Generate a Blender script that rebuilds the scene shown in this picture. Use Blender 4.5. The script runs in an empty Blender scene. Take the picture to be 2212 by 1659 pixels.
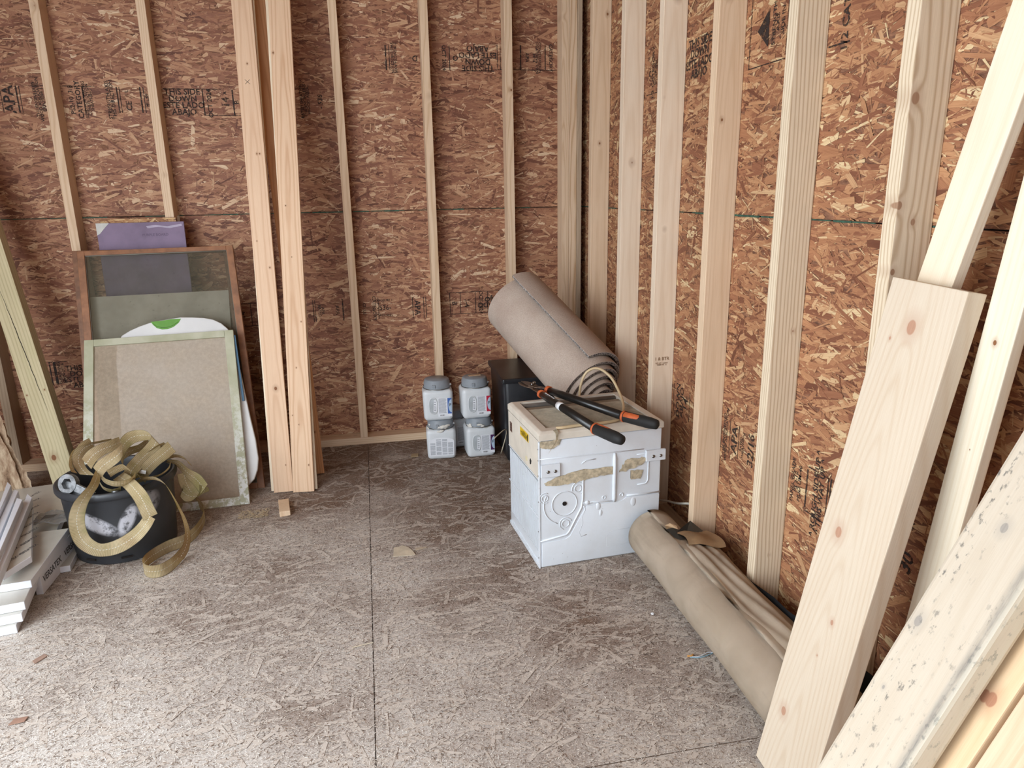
import bpy, bmesh, math, random
import numpy as np
from mathutils import Vector, Matrix

random.seed(11)
rng = np.random.default_rng(7)
SC = bpy.context.scene
COL = SC.collection

# ------------------------------------------------------------------ camera
cam_d = bpy.data.cameras.new('camera')
cam = bpy.data.objects.new('camera', cam_d)
COL.objects.link(cam)
cam_d.sensor_fit = 'HORIZONTAL'
cam_d.sensor_width = 36.0
cam_d.lens = 25.18
cam_d.clip_start = 0.02
r_ = Vector((0.97996081, -0.19839028, -0.01783583))
u_ = Vector((0.06855286, 0.25183439, 0.96533929))
f_ = Vector((0.18702226, 0.94721736, -0.26038806))
cam.matrix_world = Matrix(((r_.x, u_.x, -f_.x, -1.13165), (r_.y, u_.y, -f_.y, -3.73282),
                           (r_.z, u_.z, -f_.z, 1.27320), (0, 0, 0, 1)))
SC.camera = cam

# ------------------------------------------------------------------ light and exposure
world = bpy.data.worlds.new('daylight_sky')
SC.world = world
world.use_nodes = True
bgn = world.node_tree.nodes['Background']
bgn.inputs['Color'].default_value = (0.82, 0.91, 1.0, 1)
bgn.inputs['Strength'].default_value = 3.5


def area(name, loc, target, sx, sy, power, color):
    l = bpy.data.lights.new(name, 'AREA')
    l.shape = 'RECTANGLE'
    l.size, l.size_y = sx, sy
    l.energy = power
    l.color = color
    o = bpy.data.objects.new(name, l)
    COL.objects.link(o)
    o.location = loc
    d = Vector(target) - Vector(loc)
    o.rotation_euler = d.to_track_quat('-Z', 'Y').to_euler()
    return o


# daylight falling in through the wide opening in the left wall beside the viewer
area('door_daylight', (-3.15, -3.15, 1.35), (-2.2, -2.4, 0.0), 1.8, 1.9, 70, (0.88, 0.95, 1.0))
VS = SC.view_settings
VS.view_transform = 'Standard'
VS.look = 'None'
VS.gamma = 1.0
VS.use_curve_mapping = False
VS.exposure = 0.1


# ------------------------------------------------------------------ helpers
def lin(h):
    h = h.lstrip('#')
    c = [int(h[i:i + 2], 16) / 255 for i in (0, 2, 4)]
    return tuple(x / 12.92 if x <= 0.04045 else ((x + 0.055) / 1.055) ** 2.4 for x in c) + (1.0,)


class NT:
    def __init__(s, name):
        s.m = bpy.data.materials.new(name)
        s.m.use_nodes = True
        s.t = s.m.node_tree
        s.b = s.t.nodes['Principled BSDF']
        s.out = s.t.nodes['Material Output']

    def n(s, typ, ins=None, **kw):
        x = s.t.nodes.new(typ)
        for k, v in kw.items():
            setattr(x, k, v)
        for k, v in (ins or {}).items():
            s.set(x.inputs[k], v)
        return x

    def set(s, sock, v):
        if isinstance(v, bpy.types.Node):
            v = v.outputs[0]
        if isinstance(v, bpy.types.NodeSocket):
            s.t.links.new(v, sock)
        else:
            sock.default_value = v

    def math(s, op, a, b=0.0, c=0.0, clamp=False):
        return s.n('ShaderNodeMath', {0: a, 1: b, 2: c}, operation=op, use_clamp=clamp)

    def vmath(s, op, a, b=(0, 0, 0)):
        x = s.n('ShaderNodeVectorMath', operation=op)
        s.set(x.inputs[0], a)
        if op == 'SCALE':
            s.set(x.inputs['Scale'], b)
        else:
            s.set(x.inputs[1], b)
        return x

    def mix(s, f, a, b, mode='MIX'):
        x = s.n('ShaderNodeMix', data_type='RGBA', blend_type=mode)
        s.set(x.inputs[0], f)
        s.set(x.inputs[6], a)
        s.set(x.inputs[7], b)
        return x.outputs[2]

    def ramp(s, f, stops, interp='LINEAR'):
        x = s.n('ShaderNodeValToRGB', {0: f})
        cr = x.color_ramp
        cr.interpolation = interp
        while len(cr.elements) < len(stops):
            cr.elements.new(0.5)
        for e, (p, c) in zip(cr.elements, stops):
            e.position = p
            e.color = c if not isinstance(c, (int, float)) else (c, c, c, 1)
        return x

    def noise(s, vec, scale, detail=3, rough=0.5, dist=0.0):
        x = s.n('ShaderNodeTexNoise', {'Scale': scale, 'Detail': detail, 'Roughness': rough, 'Distortion': dist})
        s.set(x.inputs['Vector'], vec)
        return x

    def mapr(s, f, a, b, c=0.0, d=1.0):
        x = s.n('ShaderNodeMapRange', {0: f, 1: a, 2: b, 3: c, 4: d})
        return x

    def bump(s, h, strength=0.3, dist=0.002):
        x = s.n('ShaderNodeBump', {'Strength': strength, 'Distance': dist, 'Height': h})
        s.t.links.new(x.outputs[0], s.b.inputs['Normal'])

    def done(s, color=None, rough=0.6, metal=0.0, spec=None):
        if color is not None:
            s.set(s.b.inputs['Base Color'], color)
        s.set(s.b.inputs['Roughness'], rough)
        s.set(s.b.inputs['Metallic'], metal)
        if spec is not None:
            s.b.inputs['Specular IOR Level'].default_value = spec
        return s.m

    def obj(s):
        return s.n('ShaderNodeTexCoord').outputs['Object']


def plain(name, h, rough=0.5, metal=0.0, var=0.12, vscale=18, spec=None, bump=0.0):
    t = NT(name)
    c = lin(h)
    nz = t.noise(t.obj(), vscale, 5, 0.6)
    dark = tuple(x * (1 - var * 2) for x in c[:3]) + (1,)
    col = t.mix(t.mapr(nz, 0.35, 0.65), dark, c)
    if bump:
        t.bump(t.noise(t.obj(), vscale * 8, 3).outputs[0], bump, 0.001)
    return t.done(col, rough, metal, spec)


def pine(name, light, dark, knots=(), off=(0.03, 0.05), freq=150, ringamt=0.55, blotch=None, fade=0.35, spots=None, vari=0.5, taper=0.012, kcol=('#5c3a22', '#9c6a45')):
    """lumber: growth rings about a pith line beside the board, running along local Z, with knots"""
    t = NT(name)
    co = t.obj()
    sep = t.n('ShaderNodeSeparateXYZ', {0: co})
    wob = t.noise(t.vmath('MULTIPLY', co, (6, 6, 1.1)), 1.0, 3, 0.5)
    wo = t.math('MULTIPLY', t.math('SUBTRACT', wob, 0.5), 0.05)
    X = t.math('ADD', sep.outputs[0], off[0])
    Y = t.math('ADD', t.math('ADD', sep.outputs[1], off[1]), wo)
    tap = t.math('MULTIPLY', sep.outputs[2], taper)
    r = t.math('ADD', t.math('SQRT', t.math('ADD', t.math('MULTIPLY', X, X), t.math('MULTIPLY', Y, Y))), tap)
    kmask = None
    for (kx, ky, kz, kr) in knots:
        d = t.vmath('MULTIPLY', t.vmath('SUBTRACT', co, (kx, ky, kz)), (1 / kr, 0.25 / kr, 0.75 / kr))
        ln = t.n('ShaderNodeVectorMath', operation='LENGTH')
        t.set(ln.inputs[0], d.outputs[0])
        L = ln.outputs['Value']
        e = t.math('MULTIPLY', t.math('EXPONENT', t.math('MULTIPLY', t.math('MULTIPLY', L, L), -0.22)), 0.9 * kr)
        r = t.math('ADD', r, e)
        m = t.mapr(L, 1.0, 0.75)
        m2 = t.mapr(L, 2.6, 0.9, 0.0, 0.35)
        mm = t.math('MAXIMUM', m, m2)
        kmask = mm if kmask is None else t.math('MAXIMUM', kmask, mm)
    s = t.math('SINE', t.math('MULTIPLY', r, freq * 6.2832))
    ring = t.math('POWER', t.math('MULTIPLY_ADD', s, 0.5, 0.5), 3.0)
    fine = t.noise(t.vmath('MULTIPLY', co, (420, 420, 9)), 1.0, 2, 0.6)
    big = t.noise(t.vmath('MULTIPLY', co, (10, 10, 1.4)), 1.0, 3, 0.6)
    strength = t.math('MULTIPLY', ring, t.mapr(big, 0.3, 0.7, ringamt * vari, ringamt))
    base = t.mix(strength, lin(light), lin(dark))
    base = t.mix(t.mapr(fine, 0.3, 0.7, 0.0, 0.22), base, lin(dark))
    base = t.mix(t.mapr(big, 0.35, 0.7, 0.0, fade), base, lin(dark))
    if blotch:
        bl = t.noise(t.vmath('MULTIPLY', co, (14, 14, 4)), 1.0, 5, 0.65)
        base = t.mix(t.mapr(bl, 0.52, 0.68, 0.0, blotch[1]), base, lin(blotch[0]))
    if kmask is not None:
        base = t.mix(kmask, base, t.mix(fine, lin(kcol[0]), lin(kcol[1])))
    if spots:
        base = spots(t, co, base)
    t.bump(t.math('ADD', t.math('MULTIPLY', ring, 0.5), fine), 0.25, 0.0006)
    return t.done(base, 0.62, 0, 0.3)


def fin(name, bm, mat, parent=None, smooth=False, M=None):
    bmesh.ops.recalc_face_normals(bm, faces=bm.faces)
    me = bpy.data.meshes.new(name)
    bm.to_mesh(me)
    bm.free()
    if smooth:
        me.polygons.foreach_set('use_smooth', [True] * len(me.polygons))
    if mat is not None:
        for m in (mat if isinstance(mat, (list, tuple)) else [mat]):
            me.materials.append(m)
    o = bpy.data.objects.new(name, me)
    COL.objects.link(o)
    if M is not None:
        o.matrix_world = M
    if parent is not None:
        o.parent = parent
    return o


def tag(o, label, cat, group=None):
    o['label'] = label
    o['category'] = cat
    if group:
        o['group'] = group
    return o


def thing(name, label, cat, loc=(0, 0, 0), rz=0.0, group=None):
    o = bpy.data.objects.new(name, None)
    o.empty_display_size = 0.05
    COL.objects.link(o)
    o.location = loc
    o.rotation_euler = (0, 0, rz)
    return tag(o, label, cat, group)


def struct(name, o=None):
    if o is None:
        o = bpy.data.objects.new(name, None)
        COL.objects.link(o)
    o['kind'] = 'structure'
    return o


def box(bm, x0, x1, y0, y1, z0, z1, M=None, mi=0):
    vs = [bm.verts.new((x, y, z)) for x in (x0, x1) for y in (y0, y1) for z in (z0, z1)]
    if M is not None:
        for v in vs:
            v.co = M @ v.co
    fs = []
    for a in ((0, 1, 3, 2), (4, 6, 7, 5), (0, 4, 5, 1), (2, 3, 7, 6), (0, 2, 6, 4), (1, 5, 7, 3)):
        f = bm.faces.new([vs[i] for i in a])
        f.material_index = mi
        fs.append(f)
    return vs, fs


def bevel(bm, w, seg=1):
    bmesh.ops.recalc_face_normals(bm, faces=bm.faces)
    bmesh.ops.bevel(bm, geom=list(bm.edges), offset=w, segments=seg, profile=0.6, affect='EDGES')


def bbox(x0, x1, y0, y1, z0, z1, bev=0.002, seg=2):
    bm = bmesh.new()
    box(bm, x0, x1, y0, y1, z0, z1)
    if bev:
        bevel(bm, bev, seg)
    return bm


def tube(bm, pts, rad, seg=10, caps=True, closed=False, mi=0):
    pts = [Vector(p) for p in pts]
    n = len(pts)
    rads = rad if isinstance(rad, (list, tuple)) else [rad] * n
    rings = []
    prev = None
    for i, p in enumerate(pts):
        a = pts[(i - 1) % n] if (closed or i > 0) else p
        b = pts[(i + 1) % n] if (closed or i < n - 1) else p
        t = (b - a).normalized()
        if prev is None:
            x = t.orthogonal().normalized()
        else:
            x = (prev - t * prev.dot(t)).normalized()
        prev = x
        y = t.cross(x)
        rings.append([bm.verts.new(p + (x * math.cos(2 * math.pi * k / seg) + y * math.sin(2 * math.pi * k / seg)) * rads[i]) for k in range(seg)])
    m = n if closed else n - 1
    for i in range(m):
        A, B = rings[i], rings[(i + 1) % n]
        for k in range(seg):
            f = bm.faces.new((A[k], A[(k + 1) % seg], B[(k + 1) % seg], B[k]))
            f.material_index = mi
            f.smooth = True
    if caps and not closed:
        bm.faces.new(rings[0][::-1]).material_index = mi
        bm.faces.new(rings[-1]).material_index = mi


def lathe(bm, prof, seg=32, c=(0, 0, 0), sx=1.0, sy=1.0, mi=0):
    rings = []
    for r, z in prof:
        rings.append([bm.verts.new((c[0] + r * sx * math.cos(2 * math.pi * k / seg), c[1] + r * sy * math.sin(2 * math.pi * k / seg), c[2] + z)) for k in range(seg)])
    for A, B in zip(rings, rings[1:]):
        for k in range(seg):
            f = bm.faces.new((A[k], A[(k + 1) % seg], B[(k + 1) % seg], B[k]))
            f.material_index = mi
            f.smooth = True
    if prof[0][0] > 1e-4:
        bm.faces.new(rings[0][::-1]).material_index = mi
    if prof[-1][0] > 1e-4:
        bm.faces.new(rings[-1]).material_index = mi


def smooth_path(pts, k=6):
    """Catmull-Rom through tuples of any length"""
    P = [np.array(p, float) for p in pts]
    out = []
    for i in range(len(P) - 1):
        p0, p1, p2, p3 = P[max(i - 1, 0)], P[i], P[i + 1], P[min(i + 2, len(P) - 1)]
        for j in range(k):
            t = j / k
            out.append(0.5 * ((2 * p1) + (-p0 + p2) * t + (2 * p0 - 5 * p1 + 4 * p2 - p3) * t * t + (-p0 + 3 * p1 - 3 * p2 + p3) * t ** 3))
    out.append(P[-1])
    return out


def prism(bm, pts2, h, M, mi=0):
    """extrude a 2D outline (local xy) by h along local z"""
    a = [bm.verts.new(M @ Vector((x, y, 0))) for x, y in pts2]
    b = [bm.verts.new(M @ Vector((x, y, h))) for x, y in pts2]
    n = len(pts2)
    bm.faces.new(a[::-1]).material_index = mi
    bm.faces.new(b).material_index = mi
    for i in range(n):
        bm.faces.new((a[i], a[(i + 1) % n], b[(i + 1) % n], b[i])).material_index = mi


def text_into(bm, body, size, M, mi=0, align='CENTER', extr=0.0):
    cu = bpy.data.curves.new('t', 'FONT')
    cu.body = body
    cu.size = size
    cu.align_x = align
    cu.align_y = 'CENTER'
    cu.space_line = 0.8
    cu.resolution_u = 2
    cu.extrude = extr
    cu.offset = size * 0.022
    o = bpy.data.objects.new('t', cu)
    COL.objects.link(o)
    dg = bpy.context.evaluated_depsgraph_get()
    me = bpy.data.meshes.new_from_object(o.evaluated_get(dg))
    me.transform(M)
    bm.from_mesh(me)
    bpy.data.objects.remove(o)
    bpy.data.curves.remove(cu)
    bpy.data.meshes.remove(me)


def beam(name, B, ax, w, t, W, T, L, mat, parent=None, bev=0.002, lean=True):
    """board with its front-left corner line starting at B; ax up the board, w across its face, t through its thickness"""
    ax, w, t = Vector(ax).normalized(), Vector(w), Vector(t)
    w = (w - ax * w.dot(ax)).normalized()
    t2 = ax.cross(w)
    if t2.dot(t) < 0:
        t2 = -t2
    t = t2
    B = Vector(B)
    if lean:
        lo = min((w * W * i + t * T * j).z for i in (0, 1) for j in (0, 1))
        B = B + ax * (-lo / ax.z)
    if w.cross(t).dot(ax) < 0:
        B = B + w * W
        w = -w
    M = Matrix(((w.x, t.x, ax.x, B.x), (w.y, t.y, ax.y, B.y), (w.z, t.z, ax.z, B.z), (0, 0, 0, 1)))
    return fin(name, bbox(0, W, 0, T, 0, L, bev, 2), mat, parent, M=M)


def flakes(name, n, x0, x1, y0, y1, plane, Lr, Wr, ang, zr, mat, parent, seed=0, poly=6):
    """many thin wood strands lying on a plane as one mesh; plane maps (u, v, h) arrays to world xyz"""
    g = np.random.default_rng(seed)
    cx = g.uniform(x0, x1, n)
    cy = g.uniform(y0, y1, n)
    L = np.exp(g.uniform(math.log(Lr[0]), math.log(Lr[1]), n)) / 2
    W = np.exp(g.uniform(math.log(Wr[0]), math.log(Wr[1]), n)) / 2
    a = g.normal(0, ang[0], n)
    wild = g.random(n) < ang[1]
    a = np.where(wild, g.uniform(-1.57, 1.57, n), a)
    h = g.uniform(zr[0], zr[1], n)
    if poly == 6:
        px = np.stack([-L, -L * g.uniform(.6, 1, n), L * g.uniform(.6, 1, n), L, L * g.uniform(.7, 1, n), -L * g.uniform(.7, 1, n)], 1)
        py = np.stack([W * g.uniform(-.6, .6, n), W * g.uniform(.5, 1, n), W * g.uniform(.5, 1, n), W * g.uniform(-.6, .6, n), -W * g.uniform(.5, 1, n), -W * g.uniform(.5, 1, n)], 1)
    else:
        px = np.stack([-L, L, L * .9, -L * .8], 1)
        py = np.stack([-W * .5, -W, W, W * .7], 1)
    ca, sa = np.cos(a)[:, None], np.sin(a)[:, None]
    X = cx[:, None] + px * ca - py * sa
    Y = cy[:, None] + px * sa + py * ca
    tilt = g.normal(0, 0.012, n)[:, None]
    tilt2 = g.normal(0, 0.05, n)[:, None]
    H = np.maximum(h[:, None] + px * tilt + py * tilt2, zr[0] * 0.5)
    X = np.clip(X, x0, x1)
    Y = np.clip(Y, y0, y1)
    co = np.stack(plane(X, Y, H), -1).reshape(-1, 3)
    me = bpy.data.meshes.new(name)
    me.vertices.add(n * poly)
    me.vertices.foreach_set('co', co.astype(np.float32).ravel())
    me.loops.add(n * poly)
    me.loops.foreach_set('vertex_index', np.arange(n * poly, dtype=np.int32))
    me.polygons.add(n)
    me.polygons.foreach_set('loop_start', np.arange(0, n * poly, poly, dtype=np.int32))
    uv = me.uv_layers.new(name='UVMap')
    ro = g.uniform(0, 50, (n, 1))
    uvs = np.stack([px + ro, py + ro * 0.37], -1).reshape(-1)
    uv.data.foreach_set('uv', uvs.astype(np.float32))
    at = me.attributes.new('tone', 'FLOAT', 'FACE')
    at.data.foreach_set('value', g.random(n).astype(np.float32))
    me.update()
    me.validate()
    me.materials.append(mat)
    o = bpy.data.objects.new(name, me)
    COL.objects.link(o)
    o.parent = parent
    o['kind'] = 'stuff'
    return o


# ------------------------------------------------------------------ materials of the shell
def strand_mat(name, stops, dust=None, redpatch=0.0):
    t = NT(name)
    tone = t.n('ShaderNodeAttribute', attribute_name='tone').outputs['Fac']
    uvn = t.n('ShaderNodeUVMap')
    g1 = t.noise(t.vmath('MULTIPLY', uvn, (14, 420, 1)), 1.0, 3, 0.6)
    g2 = t.noise(t.vmath('MULTIPLY', uvn, (60, 160, 1)), 1.0, 2, 0.5)
    big = t.noise(t.obj(), 1.6, 3, 0.6)
    tt = t.math('ADD', tone, t.math('MULTIPLY', t.math('SUBTRACT', big, 0.5), 0.35))
    col = t.ramp(tt, [(p, lin(c)) for p, c in stops]).outputs[0]
    col = t.mix(t.mapr(g1, 0.3, 0.75, 0.0, 0.5), col, t.mix(1.0, col, lin('#a07a66'), 'MULTIPLY'))
    col = t.mix(t.mapr(g2, 0.62, 0.72, 0.0, 0.25), col, lin('#5a3826'))
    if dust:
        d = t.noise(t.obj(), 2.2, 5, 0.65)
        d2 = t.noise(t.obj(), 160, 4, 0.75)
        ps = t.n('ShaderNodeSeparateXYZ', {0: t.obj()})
        dr = t.math('ADD', t.math('MULTIPLY', t.math('ADD', ps.outputs[1], 1.3), -0.38), t.math('MULTIPLY', t.math('ADD', ps.outputs[0], 1.2), -0.30))  # daylight brightness put into the dust colour, paler toward the near left
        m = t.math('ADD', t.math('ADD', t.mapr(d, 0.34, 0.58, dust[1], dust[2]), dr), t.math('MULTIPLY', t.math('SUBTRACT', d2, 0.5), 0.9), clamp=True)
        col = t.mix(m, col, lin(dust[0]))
    t.bump(g1.outputs[0], 0.35, 0.0008)
    return t.done(col, 0.6 if not dust else 0.9, 0, 0.3)


WALL_STOPS = [(0.0, '#6e4636'), (0.15, '#90614c'), (0.5, '#ab7b5f'), (0.8, '#be9170'), (0.94, '#d2ac88'), (1.0, '#e4c9a8')]
M_strand = strand_mat('osb_strands', WALL_STOPS)
M_strand_r = strand_mat('osb_strands_yellow', [(0.0, '#744936'), (0.15, '#97654b'), (0.5, '#b17f5c'), (0.8, '#c3946c'), (0.94, '#d4b086'), (1.0, '#e4cca0')])
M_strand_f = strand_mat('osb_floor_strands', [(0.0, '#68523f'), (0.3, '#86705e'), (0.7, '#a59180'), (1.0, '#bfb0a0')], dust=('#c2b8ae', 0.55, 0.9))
t = NT('osb_core')
_n = t.noise(t.vmath('MULTIPLY', t.obj(), (30, 30, 90)), 1.0, 4, 0.7)
M_core = t.done(t.ramp(_n, [(0.35, lin('#5e3c2c')), (0.65, lin('#9a6c50'))]).outputs[0], 0.8)

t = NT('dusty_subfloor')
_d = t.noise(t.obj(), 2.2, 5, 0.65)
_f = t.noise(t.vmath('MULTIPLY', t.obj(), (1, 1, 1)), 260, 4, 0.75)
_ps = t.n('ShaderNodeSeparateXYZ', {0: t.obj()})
_dr = t.math('ADD', t.math('MULTIPLY', t.math('ADD', _ps.outputs[1], 1.3), -0.38), t.math('MULTIPLY', t.math('ADD', _ps.outputs[0], 1.2), -0.30))  # sawdust drift plus painted daylight falloff, whiter toward the near left
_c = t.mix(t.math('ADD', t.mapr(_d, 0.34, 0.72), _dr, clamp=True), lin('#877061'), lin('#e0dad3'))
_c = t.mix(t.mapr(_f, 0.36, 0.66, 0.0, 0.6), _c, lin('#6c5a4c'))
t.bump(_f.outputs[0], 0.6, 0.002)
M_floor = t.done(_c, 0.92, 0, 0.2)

t = NT('worn_black_ink')
_k = t.noise(t.obj(), 70, 4, 0.7)
_tr = t.n('ShaderNodeBsdfTransparent')
_mx = t.n('ShaderNodeMixShader', {0: t.mapr(_k, 0.50, 0.66, 0.03, 0.75), 1: t.b, 2: _tr})
t.t.links.new(_mx.outputs[0], t.out.inputs[0])
M_ink = t.done(lin('#2c211d'), 0.8)
M_green_edge = plain('green_edge_seal', '#3f6350', 0.8, var=0.3, vscale=60)
M_gap = plain('dark_gap', '#1c1512', 0.9)

WOODS = {
    'tan': ('#e4cbae', '#b8926c'), 'pale': ('#eddcc6', '#c6a582'), 'pink': ('#e4c4a4', '#bd8f6a'),
    'grey': ('#b9a48c', '#8d7760'), 'cream': ('#efe2cc', '#d0b48c'), 'orange': ('#dba878', '#b67c4e'),
}
_wc = [0]


def wood(kind, nk=3, L=2.4, W=0.089, T=0.038, freq=120, ringamt=0.5, seed=None, **kw):
    g = random.Random(seed if seed is not None else _wc[0] + 100)
    _wc[0] += 1
    ks = [(g.uniform(0.1, 0.9) * W, g.uniform(0.2, 0.8) * T, g.uniform(0.05, 0.95) * L, g.uniform(0.0035, 0.009)) for _ in range(nk)]
    l, d = WOODS[kind]
    return pine('pine_' + kind, l, d, knots=ks, off=(g.uniform(-0.08, 0.02), g.uniform(0.02, 0.12)), freq=freq * g.uniform(0.7, 1.2), ringamt=ringamt, **kw)


# ------------------------------------------------------------------ room shell
ZS = 1.188          # horizontal seam between the sheathing rows
HT = 2.75
I = 0.0254
SD = 3.5 * I
SW = 1.5 * I


def wall(name, panels, plane, n_dir, seed, mat, dens=3800):
    w = struct(name)
    w.name = name
    for k, (a0, a1, z0, z1) in enumerate(panels):
        bm = bmesh.new()
        c = plane(np.array([a0, a1]), np.array([z0, z1]), np.array([0.0, -0.011]))
        xs, ys, zs = c
        box(bm, min(xs), max(xs), min(ys), max(ys), min(zs), max(zs))
        p = fin('osb_panel', bm, M_core, w)
        zt = min(z1, 2.45)
        n = int((a1 - a0) * max(0, zt - z0) * dens)
        if n:
            flakes('fine_slivers', int(n * 1.1), a0 + .001, a1 - .001, z0 + .001, zt - .001, plane, (0.008, 0.06), (0.001, 0.005), (0.35, 0.3), (0.0010, 0.0022), mat, p, seed + k + 500, poly=4)
            flakes('surface_strands', n, a0 + .001, a1 - .001, z0 + .001, zt - .001, plane, (0.025, 0.15), (0.005, 0.028), (0.27, 0.16), (0.0002, 0.0020), mat, p, seed + k)
    return w


plane_back = lambda u, v, h: (u, -h, v)
plane_right = lambda u, v, h: (-h, u, v)
plane_floor = lambda u, v, h: (u, v, h)

wall_back = wall('wall_back', [(-3.2, -2.011, 0.0, ZS - .0015), (-2.008, 0.0, 0.0, ZS - .0015), (-3.2, -1.613, ZS + .0015, 2.41), (-1.610, 0.0, ZS + .0015, 2.41), (-3.2, 0.0, 2.413, HT)], plane_back, 0, 20, M_strand)
wall_right = wall('wall_right', [(-2.425, 0.0, 0.0, ZS - .0015), (-4.6, -2.428, 0.0, ZS - .0015), (-1.203, 0.0, ZS + .0015, 2.41), (-3.64, -1.206, ZS + .0015, 2.41), (-4.6, -3.643, ZS + .0015, 2.41), (-4.6, 0.0, 2.413, HT)], plane_right, 1, 40, M_strand_r)
for nm, w, ax in (('b', wall_back, 0), ('r', wall_right, 1)):
    bm = bmesh.new()
    g = random.Random(4)
    a = -3.2 if ax == 0 else -3.6
    while a < 0:
        ln = g.uniform(0.02, 0.16)
        hh = g.uniform(0.0012, 0.0034)
        if g.random() < 0.85:
            if ax == 0:
                box(bm, a, a + ln, -0.0030, 0.0, ZS - hh, ZS + hh * .7)
            else:
                box(bm, -0.0030, 0.0, a, min(a + ln, 0), ZS - hh, ZS + hh * .7)
        a += ln + g.uniform(0, 0.015)
    fin('edge_seal', bm, M_green_edge, w)

# other walls, ceiling and the open doorway (never in view; they shape the light)
M_wall_plain = plain('osb_far', '#b08868', 0.8, var=0.15, vscale=8)
bm = bmesh.new(); box(bm, -3.25, -3.2, -2.15, 0.02, 0, HT)
box(bm, -3.25, -3.2, -4.6, -2.15, 2.4, HT)
struct('wall_left', fin('wall_left', bm, M_wall_plain))
bm = bmesh.new()
box(bm, -3.25, -3.15, -4.65, -4.6, 0, HT)
box(bm, -1.32, 0.02, -4.65, -4.6, 0, HT)
box(bm, -3.15, -1.32, -4.65, -4.6, 2.3, HT)
struct('wall_front', fin('wall_front', bm, M_wall_plain))
bm = bmesh.new(); box(bm, -3.25, 0.02, -4.65, 0.02, HT, HT + .02)
struct('ceiling', fin('ceiling', bm, M_wall_plain))

# floor: subfloor panels with a narrow joint, strands and sawdust
fl = struct('floor')
fl.name = 'floor'
k = 0
for x0, x1 in ((-3.2, -1.192), (-1.189, 0.0)):
    for y0, y1 in ((-2.438, 0.0), (-4.6, -2.441)):
        bm = bmesh.new()
        box(bm, x0, x1, y0, y1, -0.018, -0.0005)
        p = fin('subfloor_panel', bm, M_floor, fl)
        yy0 = max(y0, -2.9)
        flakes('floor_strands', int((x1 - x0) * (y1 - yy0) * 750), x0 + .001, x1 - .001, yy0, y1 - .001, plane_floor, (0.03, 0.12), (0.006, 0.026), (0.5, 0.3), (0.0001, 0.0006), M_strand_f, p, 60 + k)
        k += 1
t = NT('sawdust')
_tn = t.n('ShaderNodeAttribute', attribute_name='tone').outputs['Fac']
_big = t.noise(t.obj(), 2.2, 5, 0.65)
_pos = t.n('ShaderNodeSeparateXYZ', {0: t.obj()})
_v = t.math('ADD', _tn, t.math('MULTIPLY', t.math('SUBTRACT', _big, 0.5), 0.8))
_v = t.math('ADD', _v, t.math('ADD', t.math('MULTIPLY', t.math('ADD', _pos.outputs[1], 1.5), -0.14), t.math('MULTIPLY', t.math('ADD', _pos.outputs[0], 1.2), -0.10)))  # chips also lightened toward the near left, daylight put into their tone
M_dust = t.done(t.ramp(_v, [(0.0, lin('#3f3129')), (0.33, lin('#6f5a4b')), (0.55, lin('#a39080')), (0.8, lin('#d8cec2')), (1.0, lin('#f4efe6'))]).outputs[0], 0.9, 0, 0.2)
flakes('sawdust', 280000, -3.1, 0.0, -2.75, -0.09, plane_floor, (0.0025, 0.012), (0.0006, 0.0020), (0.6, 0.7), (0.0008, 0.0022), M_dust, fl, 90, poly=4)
bm = bmesh.new()
box(bm, -1.1925, -1.1885, -4.6, -0.001, -0.012, -0.0008)
box(bm, -3.2, 0.0, -2.4415, -2.4375, -0.012, -0.0008)
fin('packed_dust', bm, plain('packed_dust', '#6f5f52', .95, var=.3, vscale=70), fl)
bm = bmesh.new()
g = random.Random(9)
y = -2.7
while y < -.1:
    ln = g.uniform(.02, .12)
    xx = -1.1905 + g.uniform(-.0006, .0006)
    box(bm, xx - .0006, xx + .0006, y, min(y + ln, -.09), -0.002, 0.0004)
    y += ln + g.uniform(.0, .05)
o = fin('joint_crack', bm, M_gap, fl)
o['kind'] = 'stuff'

bm = bmesh.new(); box(bm, -3.2, 0.0, -4.6, 0.0, -0.04, -0.022)
fin('joist_deck', bm, M_gap, fl)  # unseen dark slab, added to stop light leaking up through the floor joints
bm = bmesh.new(); box(bm, -3.2, 0.02, 0.0125, 0.016, 0, HT)
fin('house_wrap', bm, M_gap, wall_back)  # unseen dark sheet, added to keep outside light out of the panel seams
bm = bmesh.new(); box(bm, 0.0125, 0.016, -4.6, 0.02, 0, HT)
fin('house_wrap', bm, M_gap, wall_right)  # same added light blocker behind the right wall, out of view

# framing: each stud is a piece of its wall
STUDW = [('tan', 2), ('tan', 1), ('tan', 2), ('tan', 2), ('pale', 2), ('tan', 3)]
for i, (x, kind) in enumerate(((-2.864, 'grey'), (-2.446, 'tan'), (-2.029, 'tan'), (-1.63, 'tan'), (-1.226, 'tan'), (-0.815, 'tan'), (-0.418, 'tan'))):
    beam('stud', (x, -SD, SW), (0, 0, 1), (1, 0, 0), (0, 1, 0), SW, SD - .0025, HT - SW, wood(kind, 2, 2.2, SW, SD, freq=170, ringamt=0.6), wall_back, lean=False)
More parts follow.
